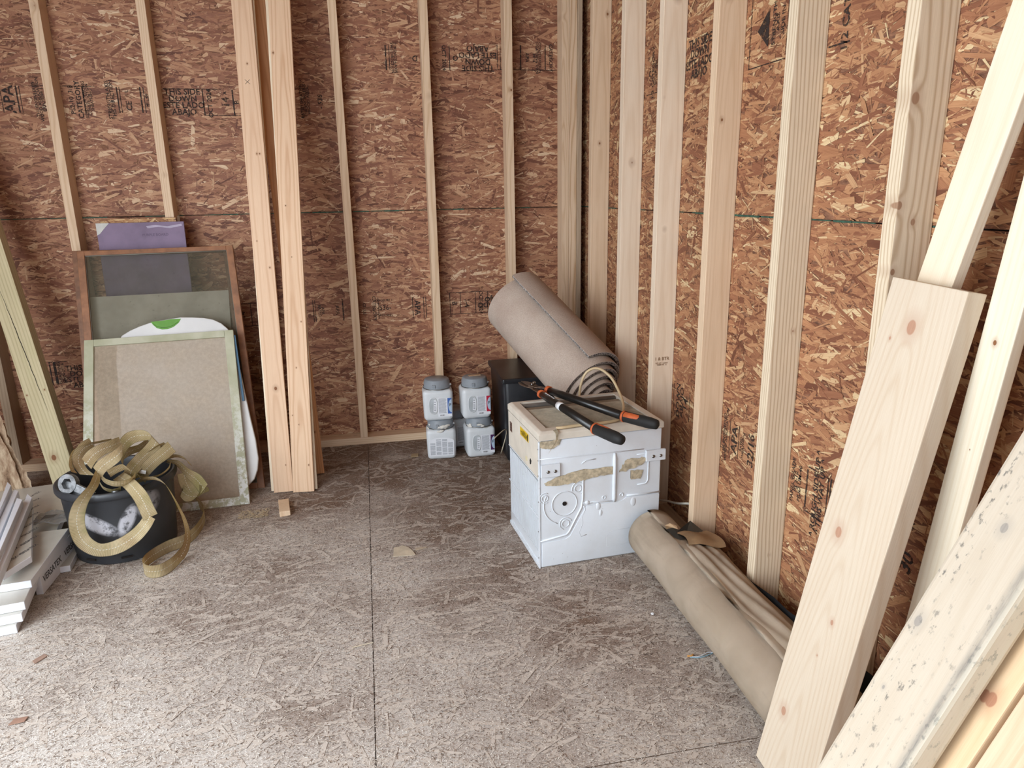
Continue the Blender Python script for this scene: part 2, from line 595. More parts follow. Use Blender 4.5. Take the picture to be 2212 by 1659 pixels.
# corner post of two studs and a backing strip
beam('stud', (-0.136, -SD, SW), (0, 0, 1), (1, 0, 0), (0, 1, 0), SW, SD - .0025, HT - SW, wood('tan', 2, 2.2, SW, SD, freq=200, ringamt=0.6), wall_back, lean=False)
beam('stud', (-0.097, -SD - .001, SW), (0, 0, 1), (1, 0, 0), (0, 1, 0), SW, SD - .0025, HT - SW, wood('tan', 2, 2.2, SW, SD, freq=150, ringamt=1.0), wall_back, lean=False)
beam('corner_strip', (-0.058, -SD - .012, SW), (0, 0, 1), (1, 0, 0), (0, 1, 0), .022, .03, HT - SW, wood('grey', 1, 2.2, SW, SD, freq=200, ringamt=0.4), wall_back, lean=False)
beam('sole_plate', (-3.19, -SD, 0.0), (1, 0, 0), (0, 1, 0), (0, 0, 1), SD - .0025, SW, 3.19 - SD, wood('tan', 5, 3, SD, SW, freq=100), wall_back, lean=False)
for y, kind, ra in ((-0.392, 'tan', .35), (-0.803, 'pale', .3), (-1.187, 'pale', .3), (-1.594, 'tan', .3), (-1.996, 'pale', .9), (-2.407, 'pale', .8), (-2.905, 'pale', .5), (-3.31, 'tan', .5)):
    kw = {}
    if kind == 'pale' and ra > .7:
        mat = pine('pine_striped' if y > -2.1 else 'pine_knotty', '#e6d6bc', '#a98a66',
                   knots=[(0.06, 0.01, .86, .004), (0.045, .01, .20, .003)] if y > -2.1 else [(0.012, 0.0, 1.393, .010), (0.004, 0.0, 1.193, .0075), (0.040, 0.0, 1.160, .006), (0.007, .0, 1.061, .006)],
                   off=(0.03, 0.15) if y < -2.1 else (0.10, 0.13), freq=125 if y > -2.1 else 110, ringamt=0.62, fade=0.12, vari=0.85, kcol=('#8a6a50', '#b9957a'))
    else:
        mat = wood(kind, 3, 2.2, SD, SW, freq=110, ringamt=ra)
    beam('stud', (-SD, y - SW, SW), (0, 0, 1), (1, 0, 0), (0, 1, 0), SD - .0025, SW, HT - SW, mat, wall_right, lean=False)
beam('sole_plate', (-SD, -0.001, 0.0), (0, -1, 0), (1, 0, 0), (0, 0, 1), SD - .0025, SW, 4.55, wood('grey', 5, 4, SD, SW, freq=100), wall_right, lean=False)


# ------------------------------------------------------------------ mill stamps printed on the sheathing
def stamp(wallo, side, a, z, items):
    """items in a local frame: x to the right, y up, metres, as seen from the room"""
    if side == 'b':
        F = Matrix(((1, 0, 0, a), (0, 0, -1, -0.0029), (0, 1, 0, z), (0, 0, 0, 1)))
    else:
        F = Matrix(((0, 0, -1, -0.0029), (-1, 0, 0, a), (0, 1, 0, z), (0, 0, 0, 1)))
    bm = bmesh.new()
    for it in items:
        if it[0] == 'T':
            _, x, y, rot, size, body = it
            text_into(bm, body, size, F @ Matrix.Translation((x, y, 0)) @ Matrix.Rotation(math.radians(rot), 4, 'Z'))
        elif it[0] == 'B':
            _, x0, x1, y0, y1 = it
            vs = [bm.verts.new(F @ Vector(p)) for p in ((x0, y0, 0), (x1, y0, 0), (x1, y1, 0), (x0, y1, 0))]
            bm.faces.new(vs)
        elif it[0] == 'P':
            bm.faces.new([bm.verts.new(F @ Vector((x, y, 0))) for x, y in it[1]])
    return fin('mill_stamp', bm, M_ink, wallo)


def vbar(x, w=.003, h=.055):
    return ('B', x, x + w, -h, h)


SIDE = 'THIS SIDE\nDOWN\nESTE LADO\nABAJO'
H = .055
# upper row left panel
stamp(wall_back, 'b', -2.62, 1.70, [('T', 0, 0, 90, .062, 'APA'), vbar(-.032), vbar(.03, .006), vbar(.044)])
stamp(wall_back, 'b', -2.37, 1.70, [('T', -.13, 0, 90, .018, 'THE ENGINEERED\nWOOD ASSOCIATION\nEXPOSURE 1'), ('T', .0, .0, 90, .026, 'PS2-10  3/8'), ('T', .03, 0, 90, .03, 'CATEGORY'), vbar(.047, .006), ('T', .068, 0, 90, .017, 'SIZED FOR SPACING\nCONSTRUCTION\nSHEATHING'), ('B', -.16, .1, .055, .058)])
stamp(wall_back, 'b', -2.17, 1.70, [('T', -.04, 0, 90, .022, 'STRENGTH AXIS\nTHIS DIRECTION'), vbar(-.012, .005), vbar(0.0), ('T', .035, -.025, 90, .034, 'CE'), ('T', .03, .03, 90, .02, 'UL'), vbar(.085, .006), vbar(.1), ('T', .118, 0, 90, .015, 'MILL 456\nRATED')])
stamp(wall_back, 'b', -1.905, 1.692, [('T', 0, 0, 0, .036, SIDE), ('B', -.08, .17, .055, .058)])
stamp(wall_back, 'b', -1.79, 1.692, [vbar(-.03, .005), ('T', 0, -.005, 90, .028, 'OCT 2024'), ('T', .07, 0, 90, .045, '14'), ('T', .07, .04, 90, .02, 'A'), vbar(.1, .006), ('T', .118, 0, 90, .03, 'B'), ('B', -.03, .17, -.058, -.055)])
stamp(wall_back, 'b', -1.395, 1.706, [vbar(-.05, .005), vbar(-.038), ('T', .03, 0, 90, .019, 'RATED SHEATHING\nTHE ENGINEERED\nWOOD ASSOC'), ('T', .1, 0, 90, .03, '- 536 -')])
# upper row of the right-hand panel, upside down
stamp(wall_back, 'b', -0.94, 1.894, [vbar(-.04, .006), vbar(-.022), ('T', .0, 0, -90, .018, 'STRENGTH AXIS\nTHIS DIRECTION'), ('T', .1, 0, 180, .035, 'D')])
stamp(wall_back, 'b', -0.70, 1.898, [('T', 0, 0, -90, .026, 'OCT 2024'), vbar(.025, .004), ('T', .055, 0, 180, .033, 'O')])
stamp(wall_back, 'b', -0.53, 1.898, [('T', -.005, 0, 180, .037, SIDE), ('B', -.1, .06, -.058, -.055)])
stamp(wall_back, 'b', -0.27, 1.905, [vbar(-.17), vbar(-.155), ('T', -.13, 0, -90, .016, 'RATED SHEATHING\nEXPOSURE 1\nTHICKNESS'), vbar(-.055, .006), ('T', -.02, 0, -90, .024, 'APA'), ('T', .03, 0, -90, .018, 'CONSTRUCTION\nSHEATHING SPAN\n24/16'), vbar(.07, .005), ('T', .1, 0, -90, .024, 'CATEGORY'), ('B', -.18, .13, -.058, -.055)])
# lower rows
stamp(wall_back, 'b', -2.635, .46, [vbar(-.03, .006), vbar(-.012, .012), ('T', .02, 0, 90, .02, 'SHEATHING\nSPAN 24/16'), ('B', -.03, .05, .055, .058)])
stamp(wall_back, 'b', -2.52, .438, [('T', 0, 0, 0, .036, SIDE)])
stamp(wall_back, 'b', -1.745, .70, [('B', -.05, .06, .055, .058), ('B', -.05, .06, -.058, -.055), vbar(-.05, .003), vbar(.03, .003), ('T', -.01, 0, 90, .036, '14')])
stamp(wall_back, 'b', -1.395, .702, [vbar(-.02, .004), vbar(-.01), ('T', .02, 0, -90, .02, 'APA\nRATED'), ('T', .1, 0, -90, .026, 'APA'), vbar(.125, .006)])
stamp(wall_back, 'b', -1.06, .702, [('T', -.1, 0, -90, .02, 'CE  UL'), ('T', -.05, 0, -90, .024, 'CATEGORY'), vbar(-.03), ('T', .0, 0, 0, .034, '-536-'), ('T', .0, .038, 0, .016, 'EXPOSURE 1'), ('T', .0, -.038, 0, .016, 'THICKNESS')])
stamp(wall_back, 'b', -0.88, .695, [vbar(-.035, .004), ('T', -.01, 0, -90, .042, 'APA'), vbar(.022), vbar(.034)])
stamp(wall_back, 'b', -0.62, .708, [('B', -.10, .22, .055, .058), ('B', -.10, .22, -.058, -.055), vbar(-.1), ('T', -.075, 0, -90, .036, 'B'), vbar(-.045), ('T', -.01, 0, -90, .036, '1-4'), vbar(.035), ('T', .065, 0, -90, .028, 'OCT 2024'), vbar(.1), ('T', .14, 0, 180, .037, 'ESTE LADO\nABAJO')])
stamp(wall_back, 'b', -0.24, .715, [('T', -.03, .01, 90, .03, 'A'), vbar(.0, .004), vbar(.012), ('B', -.08, .07, .055, .058)])
# right wall
stamp(wall_right, 'r', -1.33, 1.69, [('T', 0, 0, 0, .04, SIDE)])
stamp(wall_right, 'r', -1.55, 1.70, [('B', 0.06, .063, -.08, .08), ('B', .11, .113, -.10, .10), ('B', .11, .30, -.10, -.097), ('P', [(.15, -.005), (.21, .045), (.21, -.055)]), ('T', .245, 0, 90, .022, 'STRENGTH\nAXIS'), ('T', .28, 0, 90, .022, 'SIDE IN'), ('B', .30, .302, -.09, .09)])
stamp(wall_right, 'r', -2.07, 1.69, [('T', .03, 0.0, 90, .034, '1/2 CATEGORY'), ('T', -.01, .05, 90, .03, '24/16'), ('B', -.03, .05, -.098, -.094)])
stamp(wall_right, 'r', -.93, 1.70, [('T', 0, 0, 90, .028, '1/2 CATEGORY'), ('T', -.03, 0, 0, .03, 'C'), ('T', .028, 0, 90, .016, 'EXPOSURE 1\nSHEATHING'), ('B', -.06, .05, -.075, -.072)])
stamp(wall_right, 'r', -1.30, .49, [('T', 0, .0, 90, .04, 'DOWN\nABAJO'), vbar(-.06), ('T', .05, 0, 90, .05, '14'), vbar(.08)])
stamp(wall_right, 'r', -1.70, .48, [('T', -.04, 0, 90, .018, 'THE ENGINEERED\nWOOD ASSOCIATION'), vbar(-.012), ('T', .02, 0, 90, .05, 'APA'), vbar(.045, .004), ('T', .07, 0, 90, .016, 'RATED\nSHEATHING'), ('T', .125, 0, 90, .048, '32/16'), ('T', .165, 0, 90, .014, 'SIZED FOR SPACING')])
stamp(wall_right, 'r', -2.12, .478, [('T', -.05, 0, 90, .02, 'PANEL GRADE\nPS 2-10\nHUD UM-40'), vbar(-.005, .006), ('T', .05, 0, 90, .028, '^ ROUGH SIDE UP ^\n^ THIS WAY UP ^'), vbar(.085, .004, .065), vbar(.095, .006, .065), ('B', -.0, .09, .062, .065), ('B', -.0, .09, -.065, -.062)])
stamp(wall_right, 'r', -2.50, .46, [('T', 0, 0, 80, .05, '30'), ('T', -.0, .09, 80, .02, 'IN')])

bm = bmesh.new()
text_into(bm, '1 & BTR', .017, Matrix(((1, 0, 0, -.050), (0, 0, -1, -1.2258), (0, 1, 0, .642), (0, 0, 0, 1))))
text_into(bm, 'KD HT  S-DRY\nHEM-FIR 12', .008, Matrix(((1, 0, 0, -.050), (0, 0, -1, -1.2258), (0, 1, 0, .622), (0, 0, 0, 1))))
fin('grade_stamp', bm, plain('brown_ink', '#8a6a4c', .8), wall_right)

# ------------------------------------------------------------------ window air conditioner lying on its back
M_enamel = NT('chipped_white_enamel')
t = M_enamel
_s = t.noise(t.obj(), 120, 3, 0.6)
_g = t.noise(t.obj(), 9, 4, 0.6)
_c = t.mix(t.mapr(_g, 0.4, 0.75, 0.0, 0.35), lin('#dde3ea'), lin('#c6c7c6'))
_c = t.mix(t.mapr(_s, 0.735, 0.755), _c, lin('#5a4636'))
M_enamel = t.done(_c, 0.22, 0, 0.5)
M_cream = plain('yellowed_cream_plastic', '#dbd2c4', 0.45, var=0.07, vscale=14)
M_cream_d = plain('grimy_cream_slats', '#c2b5a0', 0.5, var=0.15, vscale=30)
M_alum = plain('aluminium', '#a9abad', 0.35, 0.8, var=0.1)
M_dark = plain('dark_plastic', '#2b2a2b', 0.5, var=0.1)
M_steel = plain('steel', '#9c9a96', 0.3, 1.0, var=0.15)
M_glue = plain('old_tape_glue', '#cfc0a4', 0.8, var=0.25, vscale=60, bump=.5)
M_yellow = plain('yellow_label', '#d8b21e', 0.4, var=0.05)
M_blackprint = plain('black_print', '#1d1b19', 0.6, var=0.0)
M_white_paper = plain('white_label', '#dfe0e2', 0.5, var=0.03)

AC = thing('air_conditioner', 'old white and cream window air conditioner lying on its back with louvred side', 'air conditioner', (-0.611, -1.549, 0), math.atan2(0.077, 0.997))
AW, AD, AH = 0.450, 0.380, 0.500
# metal shell (hollow recess for the front grille is in the bezel on top)
bm = bbox(0, AW, 0.001, AD, 0.0, 0.470, 0.008, 3)
chassis = fin('chassis', bm, M_enamel, AC, True)
chassis.data.set_sharp_from_angle(angle=0.6)
# embossing on the base pan that faces the viewer


def uvp(u, v, d=0.0):
    return (u, -d, v)


bm = bmesh.new()


def ring(u, v, r, tr=.0016, a0=0, a1=360, sq=1.0):
    n = max(6, int(abs(a1 - a0) / 9))
    closed = abs(a1 - a0) == 360
    pts = [uvp(u + r * math.cos(math.radians(a0 + (a1 - a0) * i / n)), v + sq * r * math.sin(math.radians(a0 + (a1 - a0) * i / n)), .0002) for i in range(n if closed else n + 1)]
    tube(bm, pts, tr, 8, closed=closed)


def ridge(pts, tr=.0022):
    tube(bm, [uvp(a, b, .0004) for a, b in pts], tr, 8)


ring(.088, .233, .045)
ring(.088, .233, .075, .0018, 150, 250)
ring(.017, .262, .011); ring(.017, .262, .019, .0014, 60, 300)
ring(.137, .283, .012); ring(.137, .283, .022, .0014, -60, 200)
ring(.092, .158, .013); ring(.092, .158, .022, .0014, 20, 250)
ring(.234, .236, .006); ring(.300, .237, .006); ring(.205, .19, .006)
ridge([(.155, .312), (.155, .24), (.15, .21), (.105, .125), (.095, .115), (.0, .103)], .003)
ridge([(.175, .226), (.22, .222), (.27, .218)], .002)
ridge([(.17, .105), (.150, .10), (.142, .118), (.155, .15), (.152, .175), (.164, .20), (.158, .215)], .0022)
ridge([(.32, .232), (.37, .23), (.448, .229)], .003)
ridge([(.155, .226), (.19, .223)], .002)
ridge([(.0, .405), (.1, .403), (.24, .400), (.38, .398)], .0018)
ridge([(.355, .38), (.395, .382), (.4, .375), (.4, .28), (.392, .268), (.36, .268)], .0022)
ridge([(.15, .372), (.165, .382), (.2, .383)], .0014)
ridge([(.247, .085), (.255, .1), (.262, .104), (.39, .108)], .002)
ridge([(.247, .085), (.246, .045), (.30, .047), (.39, .05)], .002)
ridge([(.01, .055), (.012, .065), (.03, .072)], .0014)
tube(bm, [uvp(.272, .395, -.001), uvp(.272, .375, .001), uvp(.272, .23, .001), uvp(.272, .215, -.001)], [.004, .0065, .0065, .006], 10)
for (u, v, ru, rv) in ((.345, .205, .012, .02), (.213, .205, .010, .014), (.222, .18, .007, .014), (.172, .225, .008, .008)):
    bmesh.ops.create_uvsphere(bm, u_segments=14, v_segments=8, radius=1.0, matrix=Matrix.Translation(uvp(u, v, 0)) @ Matrix.Diagonal((ru, .0045, rv, 1)))
fin('pan_embossing', bm, M_enamel, AC, True)
# raised lower half of the pan
bm = bmesh.new()
outl = [(.006, .006), (.444, .006), (.446, .222), (.32, .226), (.30, .214), (.17, .212), (.155, .19), (.108, .108), (.09, .098), (.006, .096)]
Mf = Matrix(((1, 0, 0, 0), (0, 0, -1, 0.002), (0, 1, 0, 0), (0, 0, 0, 1)))
prism(bm, outl, .004, Mf)
bevel(bm, .0015, 2)
fin('pan_step', bm, M_enamel, AC, True).data.set_sharp_from_angle(angle=0.5)
bm = bmesh.new()
lathe(bm, [(.0078, -.001), (.0078, .0005)], 20)
bmesh.ops.transform(bm, matrix=Matrix.Translation((.088, -.0012, .233)) @ Matrix.Rotation(math.pi / 2, 4, 'X'), verts=bm.verts)
fin('drain_hole', bm, M_gap, AC)
for (u0, u1, v0, v1) in ((.003, .070, .340, .385), (.388, .462, .352, .392)):
    bm = bbox(u0, u1, -.008, .002, v0, v1, .0015, 2)
    br = fin('bracket', bm, M_enamel, AC)
    for fu in (.36, .74):
        bm = bmesh.new()
        lathe(bm, [(.0001, .0035), (.003, .003), (.0055, .001), (.006, 0)], 16)
        uu = u0 + (u1 - u0) * fu
        bmesh.ops.transform(bm, matrix=Matrix.Translation((uu, -.0085, (v0 + v1) / 2 - .003)) @ Matrix.Rotation(math.pi / 2, 4, 'X'), verts=bm.verts)
        box(bm, uu - .004, uu + .004, -.0125, -.0118, (v0 + v1) / 2 - .0036, (v0 + v1) / 2 - .0024)
        fin('screw', bm, M_steel, br)


def patch(name, pts, mat, d=.0010, th=.0012, rag=.003, n=5):
    g = random.Random(len(pts) * 7 + int(pts[0][0] * 1000))
    P = []
    for (a, b) in zip(pts, pts[1:] + pts[:1]):
        for k in range(n):
            f = k / n
            P.append((a[0] + (b[0] - a[0]) * f + g.uniform(-rag, rag), a[1] + (b[1] - a[1]) * f + g.uniform(-rag, rag)))
    bm = bmesh.new()
    prism(bm, P, th, Matrix(((1, 0, 0, 0), (0, 0, -1, -d), (0, 1, 0, 0), (0, 0, 0, 1))))
    bmesh.ops.triangulate(bm, faces=[f for f in bm.faces if len(f.verts) > 4])
    return fin(name, bm, mat, AC)


patch('tape_residue', [(.015, .318), (.06, .334), (.13, .350), (.262, .349), (.262, .322), (.19, .318), (.13, .305), (.06, .305), (.02, .31)], M_glue)
patch('tape_residue', [(.285, .322), (.30, .348), (.32, .366), (.36, .370), (.395, .362), (.37, .338), (.33, .328)], M_glue, rag=.004)
patch('tape_residue', [(.33, .326), (.378, .322), (.372, .287), (.335, .292)], M_glue)
patch('tape_residue', [(.002, .468), (.075, .471), (.07, .452), (.05, .44), (.02, .44), (.002, .445)], M_glue, rag=.002, d=.0005)
# cream bezel forming the top face with the inlet grille
bm = bmesh.new()
gx0, gx1, gy0, gy1 = .035, .418, .038, .352
z0, z1 = .470, .500
lip = [(0, 0), (AW, 0), (AW, AD), (0, AD)]
inn = [(gx0, gy0), (gx1, gy0), (gx1, gy1), (gx0, gy1)]
ins = .008
O0 = [bm.verts.new((x, y, z0)) for x, y in ((-.003, -.003), (AW + .003, -.003), (AW + .003, AD + .003), (-.003, AD + .003))]
O1 = [bm.verts.new((x, y, z1 - ins)) for x, y in ((-.003, -.003), (AW + .003, -.003), (AW + .003, AD + .003), (-.003, AD + .003))]
O2 = [bm.verts.new((x, y, z1)) for x, y in ((ins, ins), (AW - ins, ins), (AW - ins, AD - ins), (ins, AD - ins))]
I1 = [bm.verts.new((x, y, z1)) for x, y in inn]
I0 = [bm.verts.new((x, y, z0 - .004)) for x, y in inn]
for A, B in ((O0, O1), (O1, O2), (O2, I1), (I1, I0)):
    for i in range(4):
        bm.faces.new((A[i], A[(i + 1) % 4], B[(i + 1) % 4], B[i]))
bmesh.ops.bevel(bm, geom=[e for e in bm.edges if (e.verts[0] in O1 + O2 and e.verts[1] in O1 + O2)], offset=.003, segments=2, profile=0.5, affect='EDGES')
bez = fin('bezel', bm, M_cream, AC)
bm = bmesh.new()
box(bm, gx0 - .001, gx1 + .001, gy0 - .001, gy1 + .001, .462, .474)
fin('grille_recess', bm, plain('grille_dark', '#4b443a', 0.8), bez)
bm = bmesh.new()
n = 26
for i in range(n):
    y = gy0 + .004 + i * (.235 / n)
    M = Matrix.Translation((0, y, .494)) @ Matrix.Rotation(math.radians(-12), 4, 'X')
    box(bm, gx0, gx1, -.0030, .0030, -.0012, .0012, M)
for x in (.10, .17, .24, .31, .38):
    box(bm, x - .001, x + .001, gy0, gy0 + .24, .474, .490)
gr = fin('grille_slats', bm, M_cream_d, bez)
gr['kind'] = 'stuff'
bm = bmesh.new()
box(bm, gx0, gx1, .278, .306, .474, .492)
bevel(bm, .001, 1)
fin('control_strip', bm, plain('brown_strip', '#8d7f6c', 0.5), bez)
bm = bmesh.new()
tube(bm, [(gx0 + .004, .333, .488), (gx0 + .018, .333, .488), (gx1 - .004, .333, .488)], .0105, 14)
fin('vane_roller', bm, plain('grey_roller', '#77726c', 0.4), bez)
# vertical louvres in the left side
bm = bmesh.new()
n = 32
for i in range(n):
    y = .012 + i * (.345 / (n - 1))
    for (a, b) in ((.060, .185), (.192, .322)):
        box(bm, -.0036, .002, y - .0022, y + .0032, a, b)
lv = fin('louvres', bm, M_enamel, AC)
lv['kind'] = 'stuff'
bm = bmesh.new()
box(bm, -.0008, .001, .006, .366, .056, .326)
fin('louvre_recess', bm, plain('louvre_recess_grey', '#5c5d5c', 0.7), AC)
bm = bmesh.new()
box(bm, -.0045, .001, .002, .376, .328, .332)
box(bm, -.0045, .001, .002, .376, .0, .014)
box(bm, -.0045, .001, .002, .376, .186, .191)
box(bm, -.0045, .001, -.001, .006, .0, .466)
bevel(bm, .0008, 1)
fin('side_flange', bm, M_enamel, AC)
bm = bmesh.new()
box(bm, -.0030, .001, .004, .376, .333, .468)
fin('side_panel', bm, M_cream, AC)
for v in (.44, .40, .345, .25, .14, .04):
    bm = bmesh.new()
    lathe(bm, [(.0001, .002), (.0022, .0015), (.003, 0)], 10)
    bmesh.ops.transform(bm, matrix=Matrix.Translation((-.0045, .003, v)) @ Matrix.Rotation(-math.pi / 2, 4, 'Y'), verts=bm.verts)
    fin('screw', bm, M_steel, AC)


def side_label(name, y0, y1, zz0, zz1, mat, lines, body=None):
    bm = bmesh.new()
    box(bm, -.0042, -.003, y0, y1, zz0, zz1)
    o = fin(name, bm, mat, AC)
    bm = bmesh.new()
    if body:
        F = Matrix(((0, 0, -1, -.0045), (-1, 0, 0, (y0 + y1) / 2), (0, 1, 0, (zz0 + zz1) / 2), (0, 0, 0, 1)))
        text_into(bm, body, (zz1 - zz0) * .28, F)
    for (a, b, c, d) in lines:
        box(bm, -.0046, -.0042, a, b, c, d)
    fin('print', bm, M_blackprint, o)
    return o


side_label('warning_label', .115, .215, .425, .455, M_yellow, [(.118, .128, .428, .452)], 'CAUTION\nDISCONNECT POWER\nBEFORE SERVICE')
side_label('rating_label', .325, .352, .395, .432, plain('brown_label', '#6d5348', 0.5), [(.33, .347, .40, .402), (.33, .347, .41, .412), (.33, .347, .42, .422)])
bm = bmesh.new()
prism(bm, [(0, 0), (.012, .004), (.016, .018), (.006, .024), (-.004, .014)], .001, Matrix(((0, 0, -1, -.003), (-1, 0, 0, .10), (0, 1, 0, .352), (0, 0, 0, 1))))
fin('paint_chip', bm, M_dark, AC)
bm = bmesh.new()
prism(bm, [(0, 0), (.016, .0), (.02, .013), (.006, .018), (-.006, .01)], .001, Matrix(((0, 0, -1, -.003), (-1, 0, 0, .15), (0, 1, 0, .350), (0, 0, 0, 1))))
fin('tape_scrap', bm, plain('cream_tape', '#e4d8b0', 0.6), AC)

# power cord wandering over the unit
bm = bmesh.new()
A2W = AC.matrix_basis if False else Matrix.Translation((-0.611, -1.549, 0)) @ Matrix.Rotation(math.atan2(0.077, 0.997), 4, 'Z')
cp = smooth_path([(.062, .012, .505), (.09, .006, .507), (.15, .012, .507), (.24, .010, .507), (.30, .03, .507), (.345, .10, .508), (.385, .19, .512), (.405, .27, .53), (.395, .33, .575), (.355, .36, .605), (.315, .375, .59), (.295, .385, .54), (.29, .390, .48)], 8)
tube(bm, [A2W @ Vector(p) for p in cp], .0052, 10)
tag(fin('power_cord', bm, plain('beige_cord', '#cdb792', 0.45, var=.05)), 'beige power cord looping over the top of the white air conditioner', 'cord')
bm = bmesh.new()
tube(bm, [A2W @ Vector(p) for p in smooth_path([(.004, .012, .506), (.03, .0, .507), (.05, -.006, .50), (.045, -.008, .47), (.028, -.007, .435), (.020, -.006, .415)], 6)], [.004] * 30 + [.002], 8) if False else None
P = smooth_path([(.055, .006, .503), (.058, -.009, .495), (.056, -.010, .470), (.040, -.010, .445), (.026, -.010, .425)], 5)
for i in range(len(P) - 1):
    pass
vs = [[bm.verts.new(A2W @ Vector((p[0] + s * (.006 - .004 * i / len(P)), p[1] - .001, p[2] + s * .003))) for s in (-1, 1)] for i, p in enumerate(P)]
for a, b in zip(vs, vs[1:]):
    bm.faces.new((a[0], a[1], b[1], b[0]))
bmesh.ops.solidify(bm, geom=list(bm.faces), thickness=.001)
o = fin('tape_strip', bm, M_glue)
M0 = A2W.inverted()
o.data.transform(M0)
o.parent = AC

# loppers on top
M_rust = plain('rusty_blade_steel', '#6f5a4c', 0.55, 0.5, var=0.3, vscale=60)
M_handle = plain('black_handle_enamel', '#1d1c1b', 0.3, var=0.1)
M_orange = plain('orange_grip_rubber', '#cc6434', 0.6, var=0.1, vscale=60)
LP = thing('loppers', 'rusty bladed loppers with black and orange handles resting on the air conditioner', 'loppers', (-0.535, -1.115, 0.515))
lo = Vector((-0.535, -1.115, 0.515))
piv = Vector((-.535, -1.115, .533))
H1 = [Vector((-.520, -1.200, .530)), Vector((-.444, -1.632, .526)), Vector((-.400, -1.765, .528))]
H2 = [Vector((-.487, -1.178, .537)), Vector((-.318, -1.551, .533)), Vector((-.244, -1.668, .534))]
for hi, (a, b, c) in enumerate((H1, H2)):
    bm = bmesh.new()
    tube(bm, [a - lo, (a + (b - a) * .2) - lo, b - lo], [.0125, .0145, .0150], 16)
    h = fin('handle', bm, M_handle, LP)
    if hi == 0:
        d = (b - a).normalized()
        bm = bmesh.new()
        p = a + (b - a) * .36
        tube(bm, [p - lo, p + d * .03 - lo], [.0152, .0152], 16)
        fin('paper_sticker', bm, M_white_paper, h)
        bm = bmesh.new()
        side = d.cross(Vector((0, 0, 1))).normalized()
        up = side.cross(d).normalized()
        Fm = Matrix(((d.x, side.x, up.x, 0), (d.y, side.y, up.y, 0), (d.z, side.z, up.z, 0), (0, 0, 0, 1)))
        for k in range(5):
            q = a + d * (.045 + k * .017) + up * .0148 - lo
            bmesh.ops.create_cube(bm, size=1, matrix=Matrix.Translation(q) @ Fm @ Matrix.Diagonal((.011, .004, .001, 1)))
        fin('print', bm, M_white_paper, h)
    d = (c - b).normalized()
    bm = bmesh.new()
    L = (c - b).length
    tube(bm, [b - d * .012 - lo, b - lo, b + d * L * .3 - lo, b + d * L * .75 - lo, b + d * (L * .95) - lo, c - lo], [.015, .0185, .019, .0195, .016, .006], 18)
    g = fin('grip', bm, plain('black_grip_rubber', '#1b1b1b', 0.7, var=.1), h)
    bm = bmesh.new()
    tube(bm, [b - d * .004 - lo, b + d * .004 - lo], [.0196, .0196], 18)
    side = d.cross(Vector((0, 0, 1))).normalized()
    up = side.cross(d).normalized()
    off = (up * .55 - side * .25) if hi == 0 else (up * .35 + side * .3)
    w = .45 if hi == 0 else 1.0
    q = [b + d * (L * f) - lo + off.normalized() * (.0065) for f in (.05, .2, .45, .6)]
    tube(bm, q, [.0135, .0138 if w > .5 else .0135, .0138 if w > .5 else .0135, .010], 16)
    fin('grip_inlay', bm, M_orange, h)
    bm = bmesh.new()
    d = (b - a).normalized()
    tube(bm, [a - d * .012 - lo, a - d * .004 - lo, a + d * .01 - lo], [.010, .0160, .0160], 16)
    fin('ferrule', bm, M_orange, h)
    # tang from handle to pivot
    bm = bmesh.new()
    v = piv - a
    side = v.cross(Vector((0, 0, 1))).normalized()
    dz = Vector((0, 0, .004 if hi else -.001))
    pts = [a + side * .006, a - side * .006, piv - side * .012 + v * .15, piv + side * .012 + v * .15]
    va = [bm.verts.new(p - lo + dz) for p in pts]
    vb = [bm.verts.new(p - lo + dz + Vector((0, 0, .004))) for p in pts]
    bm.faces.new(va[::-1]); bm.faces.new(vb)
    for i in range(4):
        bm.faces.new((va[i], va[(i + 1) % 4], vb[(i + 1) % 4], vb[i]))
    fin('tang', bm, M_rust, h)
# blades
fw = Vector((-.40, .90, 0)).normalized()
sd = Vector((fw.y, -fw.x, 0))
for nm, outl, z in (('cutting_blade', [(-.02, .012), (.02, .020), (.05, .016), (.075, .001), (.045, -.006), (.0, -.014), (-.02, -.010)], .541), ('anvil_hook', [(-.02, -.012), (.01, -.020), (.05, -.020), (.085, -.006), (.078, .002), (.05, -.006), (.02, .0), (-.015, .012)], .535)):
    bm = bmesh.new()
    prism(bm, outl, .004, Matrix(((fw.x, sd.x, 0, piv.x - lo.x), (fw.y, sd.y, 0, piv.y - lo.y), (0, 0, 1, z - lo.z), (0, 0, 0, 1))))
    fin(nm, bm, M_rust, LP)
for dx in (0, .022):
    bm = bmesh.new()
    lathe(bm, [(.0075, 0), (.0075, .005), (.004, .008), (.0001, .009)], 12, c=tuple(piv - lo + sd * dx * .8 + fw * dx * .5 + Vector((0, 0, .012))))
    fin('bolt', bm, M_steel, LP)

